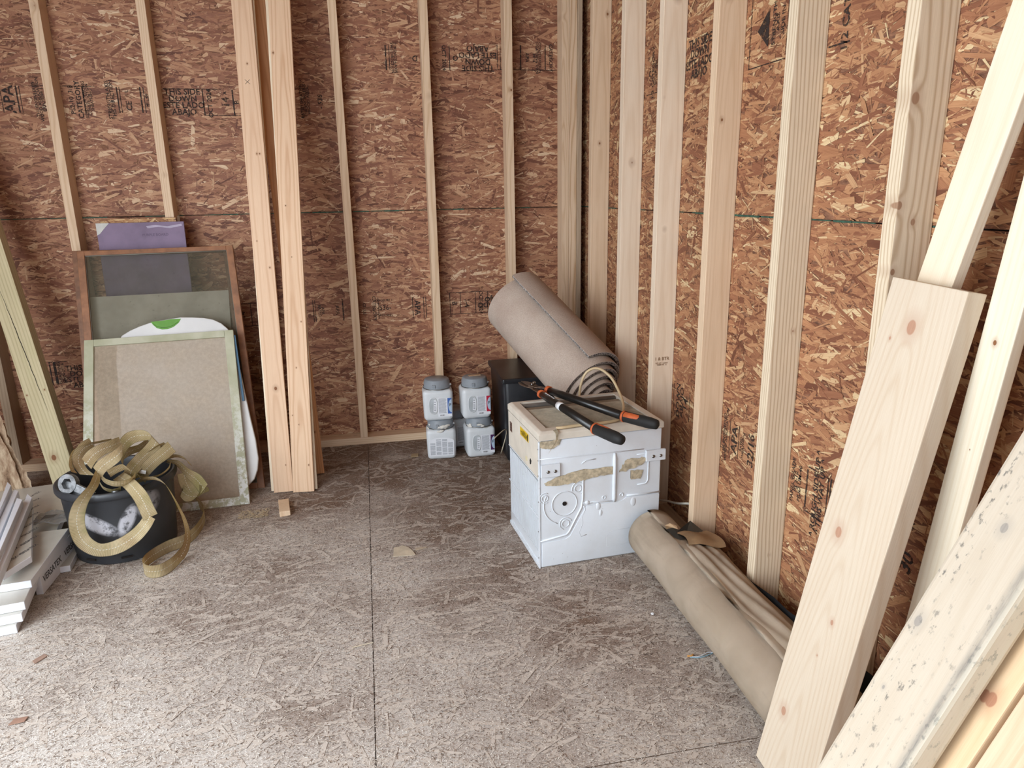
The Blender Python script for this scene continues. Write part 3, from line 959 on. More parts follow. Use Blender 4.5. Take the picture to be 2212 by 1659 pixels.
# ------------------------------------------------------------------ roll of carpet leaning in the corner
t = NT('carpet_backing')
_w1 = t.n('ShaderNodeTexWave', {'Scale': 95.0, 'Distortion': 0.6, 'Detail': 1.0}, wave_type='BANDS', bands_direction='X')
t.set(_w1.inputs['Vector'], t.obj())
_sp = t.noise(t.obj(), 260, 3, 0.7)
_bg = t.noise(t.obj(), 6, 3, 0.5)
_c = t.mix(t.mapr(_bg, .35, .65), lin('#b5a396'), lin('#c4b5a8'))
_c = t.mix(t.mapr(_sp, .3, .62, .4, 0.0), _c, lin('#806c5e'))
t.bump(t.math('ADD', _w1.outputs['Fac'], _sp), 0.5, .001)
M_back = t.done(_c, 0.95, 0, .1)
t = NT('carpet_pile_edge')
_v = t.noise(t.obj(), 230, 3, 0.8)
M_pile = t.done(t.ramp(_v, [(.44, lin('#2f2c2e')), (.52, lin('#8b8480')), (.60, lin('#cfc8c2'))]).outputs[0], 0.95, 0, .1)
M_back_edge = plain('backing_edge', '#cdbfb2', .9)
CP = thing('carpet_roll', 'rolled-up carpet with tan woven backing leaning behind the air conditioner', 'carpet', (0, 0, 0))
Pl = Vector((-.238, -.972, .470))
Pu = Vector((-.470, -.470, .775))
ax = (Pl - Pu).normalized()
side = Vector((0, 0, 1)).cross(ax).normalized()
upv = ax.cross(side).normalized()
Lr = (Pl - Pu).length
bmT = bmesh.new(); bmP = bmesh.new(); bmE = bmesh.new()
turns, R0, pitch = 5.2, .164, .0225
N = int(turns * 44)
rows = []
th0 = math.radians(112)
for i in range(N + 1):
    f = i / 44
    th = th0 - f * 2 * math.pi
    R = R0 - pitch * f
    e1 = .006 + .017 * f + .02 * (1 - math.exp(-f * 2))     # inner turns stand proud at the near end
    e0 = .012 * f
    d = side * math.cos(th) + upv * math.sin(th)
    def P_(r, e):
        return (d * r)
    bt = .0025
    pt = .0115
    rows.append([Pu + ax * e0 + d * R, Pl + ax * e1 - ax * .05 + d * R,
                 Pu + ax * e0 + d * (R - bt), Pl + ax * e1 - ax * .05 + d * (R - bt),
                 Pu + ax * e0 + d * (R - bt - pt), Pl + ax * e1 - ax * .05 + d * (R - bt - pt)])
def strip(bm, a, b, both=None):
    V = [[bm.verts.new(r[a]), bm.verts.new(r[b])] for r in rows]
    for p, q in zip(V, V[1:]):
        f = bm.faces.new((p[0], p[1], q[1], q[0]))
        f.smooth = True
strip(bmT, 0, 1)
strip(bmP, 4, 5)
strip(bmE, 1, 3); strip(bmE, 0, 2)
strip(bmP, 3, 5); strip(bmP, 2, 4)
for rr in (rows[0], rows[-1]):
    bmE.faces.new([bmE.verts.new(rr[k]) for k in (0, 1, 3, 2)])
    bmP.faces.new([bmP.verts.new(rr[k]) for k in (2, 3, 5, 4)])
fin('woven_backing', bmT, M_back, CP)
fin('speckled_pile', bmP, M_pile, CP)
fin('backing_edge', bmE, M_back_edge, CP)
# backing shader bands run around the roll: object space is turned so X lies across it
# ------------------------------------------------------------------ black storage bin under the carpet
M_bin = plain('dusty_black_plastic', '#26272b', 0.35, var=.3, vscale=10)
bn = thing('storage_bin', 'tall dark plastic bin in the corner half hidden by the carpet roll', 'bin', (-.35, -.36, 0))
bm = bmesh.new()
vs, fs = box(bm, -.19, .19, -.19, .21, 0, .42)
for v in vs:
    if v.co.z < .1:
        v.co.x *= .93; v.co.y *= .93
bmesh.ops.recalc_face_normals(bm, faces=bm.faces)
bmesh.ops.bevel(bm, geom=list(bm.edges), offset=.02, segments=3, profile=0.5, affect='EDGES')
fin('body', bm, M_bin, bn, True).data.set_sharp_from_angle(angle=.7)
bm = bbox(-.20, .20, -.20, .22, .40, .425, .008, 2)
fin('lid', bm, M_bin, bn)

# ------------------------------------------------------------------ square pails of compound
M_pail = plain('translucent_white_plastic', '#d5d9dc', .35, var=.05, vscale=12)
M_lid = plain('grey_lid_plastic', '#8f969d', .4, var=.1, vscale=12)
M_lbl = plain('pail_label_white', '#dfe1e6', .45, var=.02)
M_smear = plain('dried_white_smear', '#e0dcd4', .8, var=.1, vscale=90, bump=.5)
M_textgrey = plain('fine_print_grey', '#a3a7ae', .5, var=.15, vscale=220)


def pail(x, y, z, rz, label, color, style, group=None, smear=False):
    T = thing('plastic_pail', label, 'pail', (x, y, z), math.radians(rz), group)
    w, d, h = .146, .128, .155
    bm = bmesh.new()
    vs, fs = box(bm, -w / 2, w / 2, -d / 2, d / 2, 0, h)
    for v in vs:
        if v.co.z < .01:
            v.co.x *= .95; v.co.y *= .95
    bmesh.ops.recalc_face_normals(bm, faces=bm.faces)
    bmesh.ops.bevel(bm, geom=[e for e in bm.edges], offset=.020, segments=5, profile=0.5, affect='EDGES')
    lathe(bm, [(.061, h - .004), (.061, h + .012), (.058, h + .014)], 32)
    fin('body', bm, M_pail, T, True).data.set_sharp_from_angle(angle=.6)
    bm = bmesh.new()
    lathe(bm, [(.0605, h + .004), (.0665, h + .005), (.067, h + .009), (.0630, h + .011), (.0635, h + .029), (.0605, h + .031), (.0600, h + .041), (.055, h + .045), (.0001, h + .045)], 40)
    lid = fin('lid', bm, M_lid, T)
    bm = bmesh.new()
    box(bm, -.024, -.010, -.0665, -.058, h + .010, h + .027)
    bevel(bm, .001, 1)
    fin('tab', bm, M_lid, lid)
    bm = bmesh.new()
    tube(bm, [(-.066, 0, h + .012)] + [(-.0675 * math.cos(a), -.0675 * math.sin(a), h + .004 - .002 * math.sin(a)) for a in np.linspace(.2, math.pi - .2, 16)] + [(.066, 0, h + .012)], .0016, 6)
    fin('wire_bail', bm, M_steel, T)
    bm = bmesh.new()
    lathe(bm, [(.006, 0), (.006, .006), (.0001, .008)], 10, c=(.064, -.012, h + .012))
    fin('bail_knob', bm, M_pail, T)
    yf = -d / 2 - .0004
    F = Matrix(((1, 0, 0, 0), (0, 0, -1, yf), (0, 1, 0, 0), (0, 0, 0, 1)))
    if style == 'handle':
        # oval finger recess with its rim; its shade is painted as a greyer disc
        bm = bmesh.new()
        pts = []
        for k in range(28):
            a = 2 * math.pi * k / 28
            ex = .019 * math.copysign(abs(math.cos(a)) ** .8, math.cos(a))
            ez = .040 * math.copysign(abs(math.sin(a)) ** .7, math.sin(a))
            pts.append((-.024 + ex, yf + .0004, .078 + ez))
        tube(bm, pts, .0022, 8, closed=True)
        fin('recess_rim', bm, M_pail, T)
        bm = bmesh.new()
        prism(bm, [(p[0], p[2]) for p in pts], .0006, F)
        rc = fin('finger_recess', bm, plain('recess_plastic', '#b3b9bd', .5), T)
        bm = bmesh.new()
        prism(bm, [(-.024, .048), (-.009, .046), (-.006, .106), (-.020, .108)], .0012, F)
        st = fin('recess_sticker', bm, M_lbl, rc)
        bm = bmesh.new()
        for zz in (.054, .062, .072, .084, .096):
            prism(bm, [(-.020, zz), (-.011, zz - .001), (-.011, zz + .003), (-.020, zz + .004)], .0016, F)
        fin('print', bm, M_textgrey, st)
        bm = bmesh.new()
        prism(bm, [(-.002, .022), (.0645, .022), (.0645, .115), (-.002, .118)], .0010, F)
        lb = fin('label', bm, M_lbl, T)
        bm = bmesh.new()
        for i in range(22):
            zz = .040 + i * .0034
            prism(bm, [(.002, zz), (.040 - (i * 7 % 5) * .001, zz), (.040 - (i * 7 % 5) * .001, zz + .0018), (.002, zz + .0018)], .0014, F)
        fin('fine_print', bm, M_textgrey, lb)
        bm = bmesh.new()
        for i, ww in enumerate((2, 1, 1, 3, 1, 2, 1, 2, 3, 1, 1, 2)):
            xx = .008 + i * .0019
            prism(bm, [(xx, .026), (xx + ww * .0005, .026), (xx + ww * .0005, .033), (xx, .033)], .0014, F)
        fin('barcode', bm, M_blackprint, lb)
        bm = bmesh.new()
        prism(bm, [(.045, .036), (.0645, .036), (.0645, .115), (.045, .115)], .0014, F)
        fin('colour_panel', bm, plain('panel_' + color[1:], color, .4, var=.03), lb)
        bm = bmesh.new()
        arc = [(.0646 - .016 * math.sin(a), .075 + .033 * math.cos(a)) for a in np.linspace(0, math.pi, 14)]
        prism(bm, arc, .0018, F)
        fin('roundel', bm, plain('roundel_blue', '#a9bccf', .4, var=.03), lb)
        bm = bmesh.new()
        text_into(bm, 'F', .02, F @ Matrix.Translation((.058, .08, .0020)))
        fin('print', bm, M_blackprint, lb)
    else:
        bm = bmesh.new()
        top = [(.062 * math.cos(a), .095 + .020 * math.sin(a)) for a in np.linspace(0, math.pi, 12)]
        prism(bm, [(-.060, .022), (.060, .022)] + top, .0010, F)
        lb = fin('label', bm, M_lbl, T)
        bm = bmesh.new()
        for cx in (-.043, -.014, .015, .043):
            for i in range(26 if abs(cx) < .03 else 20):
                zz = .028 + i * .0031
                if (i + int(cx * 1000)) % 9 == 0:
                    continue
                prism(bm, [(cx - .012, zz), (cx + .012, zz), (cx + .012, zz + .0018), (cx - .012, zz + .0018)], .0014, F)
        fin('fine_print', bm, M_textgrey, lb)
    if smear:
        g = random.Random(int(x * 1000))
        bm = bmesh.new()
        for k in range(16):
            a = g.uniform(math.pi * 1.05, math.pi * 1.95)
            r = .064 + g.uniform(0, .004)
            bmesh.ops.create_icosphere(bm, subdivisions=2, radius=1, matrix=Matrix.Translation((r * math.cos(a), r * math.sin(a), h + g.uniform(-.012, .022))) @ Matrix.Rotation(a, 4, 'Z') @ Matrix.Diagonal((.003, g.uniform(.006, .018), g.uniform(.003, .007), 1)))
        fin('dried_compound', bm, M_smear, T, True)['kind'] = 'stuff'
    return T


pail(-.829, -.352, 0.0, -4, 'smeared square white pail with grey printed back label, lower left of the pails', '#7d88c8', 'print', smear=True)
pail(-.838, -.352, .2002, -3, 'square white pail with blue label edge and grey lid, upper left of the pails', '#3f63a8', 'handle')
pail(-.640, -.368, 0.0, 2, 'square white pail with dark purple label edge and smeared rim, lower right pail', '#4a2350', 'handle', smear=True)
pail(-.655, -.366, .2002, 2, 'square white pail with red label edge and scrap on its lid, upper right pail', '#b3203a', 'handle')
pail(-.745, -.205, 0.0, 6, 'square pail with blue label seen through the gap behind the front pails', '#2c5c9c', 'handle')
bm = bbox(-.034, .026, -.012, .012, 0, .003, .001, 1)
tag(fin('wood_scrap', bm, plain('scrap_wood', '#c9a888', .7), M=Matrix.Translation((-.648, -.350, .4004)) @ Matrix.Rotation(.12, 4, 'Z')), 'small flat wood scrap lying on the lid of the pail with red label', 'scrap')

# ------------------------------------------------------------------ brown builder's paper roll and loose sheet
t = NT('kraft_paper')
_n = t.noise(t.obj(), 7, 4, .55, .6)
_n2 = t.noise(t.vmath('MULTIPLY', t.obj(), (30, 4, 30)), 1.0, 4, .6)
_c = t.mix(t.mapr(_n, .35, .65), lin('#cfbda6'), lin('#dccbb6'))
_c = t.mix(t.mapr(_n2, .55, .7, 0, .25), _c, lin('#a08a70'))
t.bump(t.noise(t.vmath('MULTIPLY', t.obj(), (16, 7, 16)), 1.0, 3, .5, .4).outputs[0], .4, .008)
M_kraft = t.done(_c, .75, 0, .25)
M_black_ply = plain('black_backing_ply', '#33332f', .6, var=.2)
PR = thing('paper_roll', 'thick roll of brown kraft paper lying along the right wall by the air conditioner', 'paper roll', (-.205, -2.05, 0))
bm = bmesh.new()
rows = []
N = 90
for i in range(N + 1):
    f = i / N * 2.4
    th = math.radians(101) - f * 2 * math.pi
    R = .0872 - .0016 * f + .0035 * math.exp(-f * 14)
    row = []
    for j in range(25):
        yy = .500 - j * .0391
        s = .0022 * math.sin(j * 1.7 + 1) * math.exp(-f * 9) + .0012 * math.sin(j * .8) * math.exp(-f * 6)
        wob = .0014 * math.sin(j * .6 + th * 2)
        a = th + s * 10 * (1 if f < .1 else 0)
        row.append(bm.verts.new(((R + wob + max(s, 0)) * math.cos(a), yy, .0890 + (R + wob + max(s, 0)) * math.sin(a))))
    rows.append(row)
for A, B in zip(rows, rows[1:]):
    for j in range(24):
        f = bm.faces.new((A[j], A[j + 1], B[j + 1], B[j]))
        f.smooth = True
bmesh.ops.solidify(bm, geom=list(bm.faces), thickness=.0008)
fin('outer_wrap', bm, M_kraft, PR)
bm = bmesh.new()
for k in range(9):
    r = .083 - k * .005
    tube(bm, [(r * math.cos(a), .497, .089 + r * math.sin(a)) for a in np.linspace(0, 2 * math.pi, 40, endpoint=False)], .0012, 4, closed=True)
lathe(bm, [(.082, 0), (.082, .98)], 40)
for v in bm.verts:
    pass
fin_core = None
for f in list(bm.faces):
    pass
bm.free()
bm = bmesh.new()
lathe(bm, [(.0815, -.435), (.0815, .494), (.03, .490), (.028, .40), (.0001, .40)], 40)
bmesh.ops.transform(bm, matrix=Matrix.Translation((0, 0, .089)) @ Matrix.Rotation(-math.pi / 2, 4, 'X'), verts=bm.verts)
fin('inner_windings', bm, plain('dark_windings', '#4a4238', .8), PR)
# torn window in the wrap showing the black ply
bm = bmesh.new()
def on_roll(a, y, r=.0892):
    return (r * math.cos(math.radians(a)), y, .089 + r * math.sin(math.radians(a)))
tp = [(98, .345), (84, .350), (72, .340), (70, .318), (74, .300), (70, .285), (78, .268), (90, .262), (98, .285)]
cv = bm.verts.new(on_roll(85, .31, .0925))
vv = [bm.verts.new(on_roll(a, y, .0922)) for a, y in tp]
for i in range(len(vv)):
    bm.faces.new((cv, vv[i], vv[(i + 1) % len(vv)]))
fin('torn_patch', bm, M_black_ply, PR)
bm = bmesh.new()
q = [bm.verts.new(on_roll(a, y, r)) for a, y, r in ((98, .345, .0925), (73, .342, .0925), (72, .362, .096), (84, .372, .098), (96, .366, .095))]
bm.faces.new(q)
bmesh.ops.solidify(bm, geom=list(bm.faces), thickness=.0006)
fin('torn_flap', bm, plain('kraft_inside', '#d3b894', .8), PR)

# loose folded sheet between the roll and the wall
bm = bmesh.new()
prof_n = 22
rows = []
g = random.Random(5)
for j in range(30):
    y = -1.80 - j * .030
    k = j / 29
    row = []
    for i in range(prof_n):
        s = i / (prof_n - 1)
        x = -.208 + s * (.118 - .01 * k)
        z = .1785 - .012 * s + .020 * math.sin(s * math.pi) * (1 - .2 * k) - .005 * s
        z += .0045 * math.sin(9 * s + j * .22) + .003 * math.sin(23 * s - j * .5)
        if j < 3:
            z -= (3 - j) ** 2 * .0012
        x += .004 * math.sin(j * .35 + s * 3)
        row.append(bm.verts.new((x, y - .03 * math.sin(s * 2.4) * (j < 4), z)))
    # tuck under on the room side
    rows.append(row)
for A, B in zip(rows, rows[1:]):
    for i in range(prof_n - 1):
        bm.faces.new((A[i], A[i + 1], B[i + 1], B[i])).smooth = True
bmesh.ops.solidify(bm, geom=list(bm.faces), thickness=.0015)
LS = thing('folded_kraft_sheet', 'loose crumpled sheet of brown kraft paper folded on top behind the paper roll', 'paper sheet', (0, 0, 0))
fin('sheet', bm, M_kraft, LS)
bm = bmesh.new()
rows = []
for j in range(10):
    row = []
    for i in range(8):
        s = i / 7; k = j / 9
        x = -.200 + s * .110 + .01 * math.sin(k * 3)
        y = -1.735 - k * .10 - s * .035 * math.sin(k * 2)
        z = .178 + .016 * math.sin(k * 2.6) * (1 - .5 * abs(s - .5)) + .006 * math.sin(s * 6)
        row.append(bm.verts.new((x, y, z)))
    rows.append(row)
for A, B in zip(rows, rows[1:]):
    for i in range(7):
        bm.faces.new((A[i], A[i + 1], B[i + 1], B[i])).smooth = True
bmesh.ops.solidify(bm, geom=list(bm.faces), thickness=.0012)
fin('turned_corner', bm, plain('kraft_warm', '#c7a47c', .8, bump=.3), LS)
bm = bmesh.new()
rows = []
for j in range(16):
    k = j / 15
    y = -1.66 - k * 1.05
    top = .075 + .115 * k + .004 * math.sin(j * 2.1)
    row = [(-.135, y, .13 + .02 * k), (-.1, y, .145 + .015 * k), (-.095, y, min(top + .03, .20)), (-.0935, y, top + .045)]
    rows.append([bm.verts.new(p) for p in row])
for A, B in zip(rows, rows[1:]):
    for i in range(3):
        bm.faces.new((A[i], A[i + 1], B[i + 1], B[i])).smooth = True
bmesh.ops.solidify(bm, geom=list(bm.faces), thickness=.001)
fin('black_underside', bm, plain('black_felt', '#2b3036', .7), LS)
bm = bmesh.new()
vv = [bm.verts.new(p) for p in ((-.200, -1.735, .1800), (-.105, -1.645, .17), (-.095, -1.72, .168), (-.15, -1.79, .180), (-.185, -1.775, .182))]
bm.faces.new(vv)
bmesh.ops.solidify(bm, geom=list(bm.faces), thickness=.0015)
fin('black_corner', bm, M_black_ply, LS)

# white cable between studs
bm = bmesh.new()
tube(bm, smooth_path([(-.06, -1.20, .050), (-.05, -1.30, .088), (-.048, -1.42, .128), (-.045, -1.52, .170), (-.043, -1.62, .19)], 5), .0045, 8)
tag(fin('cable', bm, plain('white_cable', '#d5d0c4', .4, var=.05)), 'thin white cable strung low between two studs on the right wall', 'cable')
bm = bmesh.new()
tube(bm, smooth_path([(-.62, -.70, .19), (-.555, -.62, .20), (-.53, -.52, .14), (-.545, -.45, .02)], 5), .003, 6)
tag(fin('thin_hose', bm, plain('cream_hose', '#cbbfa8', .5)), 'thin cream tube drooping to the floor beside the right-hand pails', 'tube')
STRAPS = {"front_loop": [[-2.117, -1.1, 0.343, -0.0003, 0.0208, -0.0129], [-2.106, -1.16, 0.335, 0.0038, 0.0209, -0.0123], [-2.101, -1.215, 0.324, 0.0075, 0.0208, -0.0104], [-2.12, -1.235, 0.301, 0.0104, 0.0189, -0.0116], [-2.143, -1.24, 0.269, 0.0165, 0.0154, -0.0095], [-2.16, -1.242, 0.223, 0.0213, 0.0107, -0.0057], [-2.163, -1.242, 0.175, 0.0222, 0.0103, 0.001], [-2.151, -1.242, 0.131, 0.0202, 0.0079, 0.0114], [-2.117, -1.243, 0.1, 0.0128, 0.0033, 0.0206], [-2.076, -1.244, 0.097, 0.0031, 0.0051, 0.0238], [-2.032, -1.244, 0.11, -0.0075, 0.0094, 0.0214], [-1.985, -1.244, 0.139, -0.0148, 0.0115, 0.0158], [-1.951, -1.243, 0.173, -0.0185, 0.0127, 0.0098], [-1.931, -1.241, 0.204, -0.0197, 0.0126, 0.0073]], "front_right": [[-1.93, -1.238, 0.199, 0.0223, 0.0073, 0.0072], [-1.938, -1.236, 0.226, 0.022, 0.0051, 0.0094], [-1.954, -1.228, 0.273, 0.0219, 0.004, 0.0103], [-1.984, -1.2, 0.302, 0.0215, 0.0, 0.0125], [-2.026, -1.14, 0.308, 0.022, 0.0, 0.014], [-2.065, -1.08, 0.303, 0.0225, 0.0, 0.015]], "fall": [[-2.015, -1.06, 0.266, -0.0052, 0.0197, -0.0136], [-1.964, -1.12, 0.297, -0.0043, 0.0197, -0.0139], [-1.921, -1.15, 0.306, -0.0033, 0.0197, -0.0142], [-1.888, -1.17, 0.291, -0.0022, 0.0198, -0.0142], [-1.865, -1.185, 0.253, -0.001, 0.0196, -0.0146], [-1.848, -1.19, 0.206, 0.001, 0.0192, -0.0152], [-1.833, -1.2, 0.163, 0.0024, 0.0188, -0.0155], [-1.826, -1.21, 0.112, 0.0037, 0.0183, -0.0159], [-1.832, -1.235, 0.07, 0.0054, 0.018, -0.0158], [-1.85, -1.26, 0.042, 0.0069, 0.0175, -0.0157]], "floor": [[-1.858, -1.18, 0.0255, 0.0, 0.0, 0.0245], [-1.873, -1.258, 0.0255, 0.0, 0.0, 0.0245], [-1.901, -1.304, 0.0255, 0.0, 0.0, 0.0245], [-1.94, -1.306, 0.0255, 0.0, 0.0, 0.0245], [-1.969, -1.271, 0.0255, 0.0, 0.0, 0.0245], [-1.974, -1.227, 0.0255, 0.0, 0.0, 0.0245], [-1.959, -1.179, 0.0255, 0.0, 0.0, 0.0245], [-1.924, -1.126, 0.0255, 0.0, 0.0, 0.0245], [-1.874, -1.082, 0.0255, 0.0, 0.0, 0.0245], [-1.847, -1.005, 0.0255, 0.0, 0.0, 0.0245], [-1.844, -0.889, 0.0255, 0.0, 0.0, 0.0245], [-1.872, -0.786, 0.0255, 0.0, 0.0, 0.0245], [-1.925, -0.702, 0.0255, 0.0, 0.0, 0.0245], [-1.983, -0.678, 0.0255, 0.0, 0.0, 0.0245]], "right_a": [[-1.94, -1.0, 0.315, -0.0053, 0.0202, -0.0128], [-1.916, -0.98, 0.324, -0.0041, 0.0201, -0.0133], [-1.888, -0.965, 0.321, -0.0027, 0.0202, -0.0136], [-1.862, -0.96, 0.303, -0.0009, 0.02, -0.0142], [-1.85, -0.955, 0.277, 0.0017, 0.0196, -0.0146]], "right_b": [[-1.919, -1.0, 0.317, -0.009, 0.02, -0.011], [-1.895, -0.965, 0.294, -0.0111, 0.0164, -0.0144], [-1.865, -0.962, 0.252, -0.0132, 0.0121, -0.0167], [-1.833, -0.962, 0.216, -0.016, 0.0, -0.02], [-1.811, -0.965, 0.177, -0.0185, 0.0, -0.0225]], "right_c": [[-1.812, -0.958, 0.187, 0.0115, 0.0171, -0.0132], [-1.816, -0.952, 0.16, 0.0138, 0.0194, -0.0056], [-1.841, -0.95, 0.144, 0.0144, 0.0185, 0.007], [-1.873, -0.95, 0.148, 0.0116, 0.0134, 0.017], [-1.896, -0.95, 0.171, 0.01, 0.0, 0.0245]], "right_d": [[-1.88, -0.948, 0.244, 0.0234, 0.0071, 0.0018], [-1.878, -0.945, 0.205, 0.0234, 0.0057, 0.0043], [-1.868, -0.943, 0.17, 0.0235, 0.0, 0.008], [-1.857, -0.941, 0.142, 0.0235, 0.0, 0.0105]], "p1a": [[-2.15, -1.12, 0.331, 0.0239, 0.0018, -0.0053], [-2.164, -1.13, 0.367, 0.0174, 0.0106, -0.0137], [-2.165, -1.13, 0.401, 0.0115, 0.0119, -0.0181], [-2.151, -1.11, 0.426, 0.0072, 0.01, -0.0212], [-2.131, -1.08, 0.432, 0.0069, 0.0024, -0.0234]], "p1b": [[-2.145, -1.125, 0.374, 0.013, 0.0, -0.022], [-2.119, -1.13, 0.404, 0.0084, 0.0047, -0.0225], [-2.091, -1.12, 0.42, 0.0049, 0.0085, -0.0225], [-2.063, -1.1, 0.426, 0.0028, 0.009, -0.0226], [-2.042, -1.07, 0.428, 0.0, 0.0103, -0.0222]], "p1c": [[-2.178, -1.15, 0.354, 0.0004, 0.0218, -0.0112], [-2.189, -1.14, 0.384, -0.0038, 0.0213, -0.0115], [-2.178, -1.12, 0.421, -0.0043, 0.0213, -0.0113], [-2.147, -1.09, 0.433, -0.006, 0.0213, -0.0104], [-2.115, -1.05, 0.428, -0.0059, 0.0213, -0.0105], [-2.088, -1.02, 0.425, -0.0068, 0.0215, -0.0095]], "p2": [[-2.109, -1.14, 0.343, 0.013, 0.0, -0.0245], [-2.091, -1.145, 0.366, 0.009, 0.0, -0.027], [-2.062, -1.145, 0.385, 0.0055, 0.0, -0.0295], [-2.035, -1.14, 0.402, 0.0015, 0.0, -0.0315], [-2.021, -1.13, 0.417, -0.0025, 0.0, -0.0345]], "p3": [[-2.071, -1.02, 0.343, 0.0065, 0.0, -0.024], [-2.065, -1.0, 0.382, 0.008, 0.0, -0.0235], [-2.041, -0.98, 0.409, 0.0088, 0.0018, -0.0228], [-2.004, -0.97, 0.416, 0.011, 0.0, -0.022], [-1.969, -0.975, 0.411, 0.0119, 0.0016, -0.0213], [-1.951, -0.985, 0.391, 0.014, 0.0, -0.0205], [-1.972, -1.0, 0.362, 0.0155, 0.0, -0.0195], [-1.999, -1.03, 0.34, 0.0165, 0.0, -0.0185], [-2.021, -1.06, 0.318, 0.0163, 0.002, -0.0182], [-2.031, -1.07, 0.296, 0.0185, 0.0, -0.0165]], "p3b": [[-2.085, -0.96, 0.338, -0.0007, 0.0119, -0.0214], [-2.056, -0.955, 0.352, -0.0016, 0.0145, -0.0197], [-2.021, -0.95, 0.361, -0.0022, 0.0165, -0.018], [-1.986, -0.95, 0.386, -0.0031, 0.0182, -0.0161]], "p4": [[-2.013, -1.02, 0.262, 0.0121, 0.0062, -0.0204], [-1.988, -1.04, 0.299, 0.0117, 0.006, -0.0207], [-1.952, -1.03, 0.332, 0.0114, 0.0056, -0.0209], [-1.919, -1.01, 0.353, 0.0119, 0.0016, -0.0213], [-1.897, -0.99, 0.368, 0.012, 0.0, -0.022]], "p4b": [[-2.034, -1.01, 0.268, 0.0026, 0.0198, -0.0143], [-2.021, -1.0, 0.303, 0.0019, 0.02, -0.014], [-1.989, -0.99, 0.336, 0.0016, 0.0205, -0.0134], [-1.949, -0.98, 0.365, 0.001, 0.0207, -0.013], [-1.921, -0.975, 0.377, 0.0001, 0.0208, -0.0129]], "p5": [[-2.099, -1.14, 0.327, -0.0078, 0.0171, -0.0157], [-2.077, -1.17, 0.321, -0.0077, 0.0171, -0.0157], [-2.046, -1.19, 0.316, -0.0075, 0.0167, -0.0163], [-2.017, -1.19, 0.314, -0.0073, 0.0168, -0.0163], [-1.994, -1.17, 0.315, -0.0069, 0.0158, -0.0174], [-1.991, -1.13, 0.32, -0.007, 0.0152, -0.0178]], "p5b": [[-2.071, -1.15, 0.339, -0.0008, 0.0155, -0.019], [-2.041, -1.155, 0.355, -0.0011, 0.0167, -0.0179], [-2.016, -1.15, 0.36, -0.0002, 0.0174, -0.0172], [-2.002, -1.14, 0.34, 0.0002, 0.0181, -0.0166]], "p6": [[-2.013, -1.06, 0.302, -0.0074, 0.0208, -0.0106], [-1.992, -1.08, 0.292, -0.007, 0.0207, -0.011], [-1.959, -1.08, 0.287, -0.0066, 0.0207, -0.0112], [-1.926, -1.07, 0.291, -0.0063, 0.021, -0.011], [-1.904, -1.04, 0.303, -0.0056, 0.0208, -0.0116], [-1.907, -1.0, 0.312, -0.0053, 0.0207, -0.0119]], "p6b": [[-1.913, -0.99, 0.301, -0.0064, 0.0219, -0.0089], [-1.939, -0.98, 0.308, -0.0066, 0.0219, -0.0087], [-1.976, -0.98, 0.299, -0.0069, 0.0216, -0.0092], [-2.005, -1.0, 0.277, -0.0071, 0.0213, -0.0097]], "p7": [[-2.117, -1.12, 0.305, -0.0076, 0.0195, -0.0127], [-2.099, -1.14, 0.285, -0.0076, 0.0193, -0.013], [-2.068, -1.15, 0.274, -0.0075, 0.0188, -0.0139], [-2.04, -1.15, 0.281, -0.0077, 0.0185, -0.0141]]}

# ------------------------------------------------------------------ boards leaning on the back wall
def lean_board(name, B, axz, w, W, T, L, mat, label, cat='board', group=None, t=(0, 1, 0)):
    o = beam(name, B, (axz[0], axz[1], 1.0), w, t, W, T, L, mat)
    return tag(o, label, cat, group)


lean_board('leaning_board', (-1.603, -.650, 0), (-.005, .190), (1, -.02, 0), .083, .019, 2.60,
           pine('pine_board_cross', '#e6c8aa', '#bd8f6c', [(.045, 0, .461, .007), (.051, 0, 1.467, .003), (.062, 0, 1.467, .003), (.043, 0, 1.84, .003), (.06, 0, .12, .002), (.064, 0, .985, .003), (.02, 0, 1.10, .002)], (-.04, .03), 90, .45, fade=.2),
           'pale pine board with pencilled cross, left one of the pair leaning on the back wall')
lean_board('leaning_board', (-1.5195, -.672, 0), (.026, .205), (1, -.03, 0), .090, .019, 2.62,
           pine('pine_board_warm', '#e8caab', '#bb8c66', [(.01, 0, 1.892, .0035), (.044, 0, 1.03, .002), (.014, 0, .342, .002), (.072, 0, .119, .0025), (.039, 0, .3, .002), (.03, 0, 1.25, .0025), (.07, 0, .75, .002), (.04, 0, .55, .002)], (-.045, .035), 110, .6, fade=.2),
           'pale pine board with swirling grain, right one of the pair leaning on the back wall')
lean_board('leaning_board', (-1.617, -.628, 0), (.005, .190), (1, -.02, 0), .083, .019, 2.58, wood('cream', 2, 2.5, .083, .019, ringamt=.3),
           'cream board whose edge shows along the left of the leaning pair of pine boards')
lean_board('leaning_board', (-1.505, -.650, 0), (.012, .209), (1, -.02, 0), .088, .019, 2.56, wood('cream', 2, 2.5, .088, .019, ringamt=.3),
           'cream board whose edge shows along the right of the leaning pair of pine boards')
lean_board('leaning_board', (-1.477, -.468, 0), (-.040, .150), (1, .0, 0), .082, .012, 2.30, pine('pine_thin_orange', '#dba97c', '#ad744a', [(.06, 0, .2, .004), (.05, 0, .55, .005)], (-.03, .03), 120, .6),
           'thin orange-brown board leaning behind the pair of pine boards, foot set further back')
# pencilled cross on the first board
bm = bmesh.new()
for a in (.8, -.8):
    M = Matrix.Translation((.038, -.0004, 1.765)) @ Matrix.Rotation(a, 4, 'Y')
    box(bm, -.0007, .0007, -.0002, .0002, -.014, .014, M)
b0 = bpy.data.objects['leaning_board']
fin('pencil_cross', bm, M_blackprint, b0)

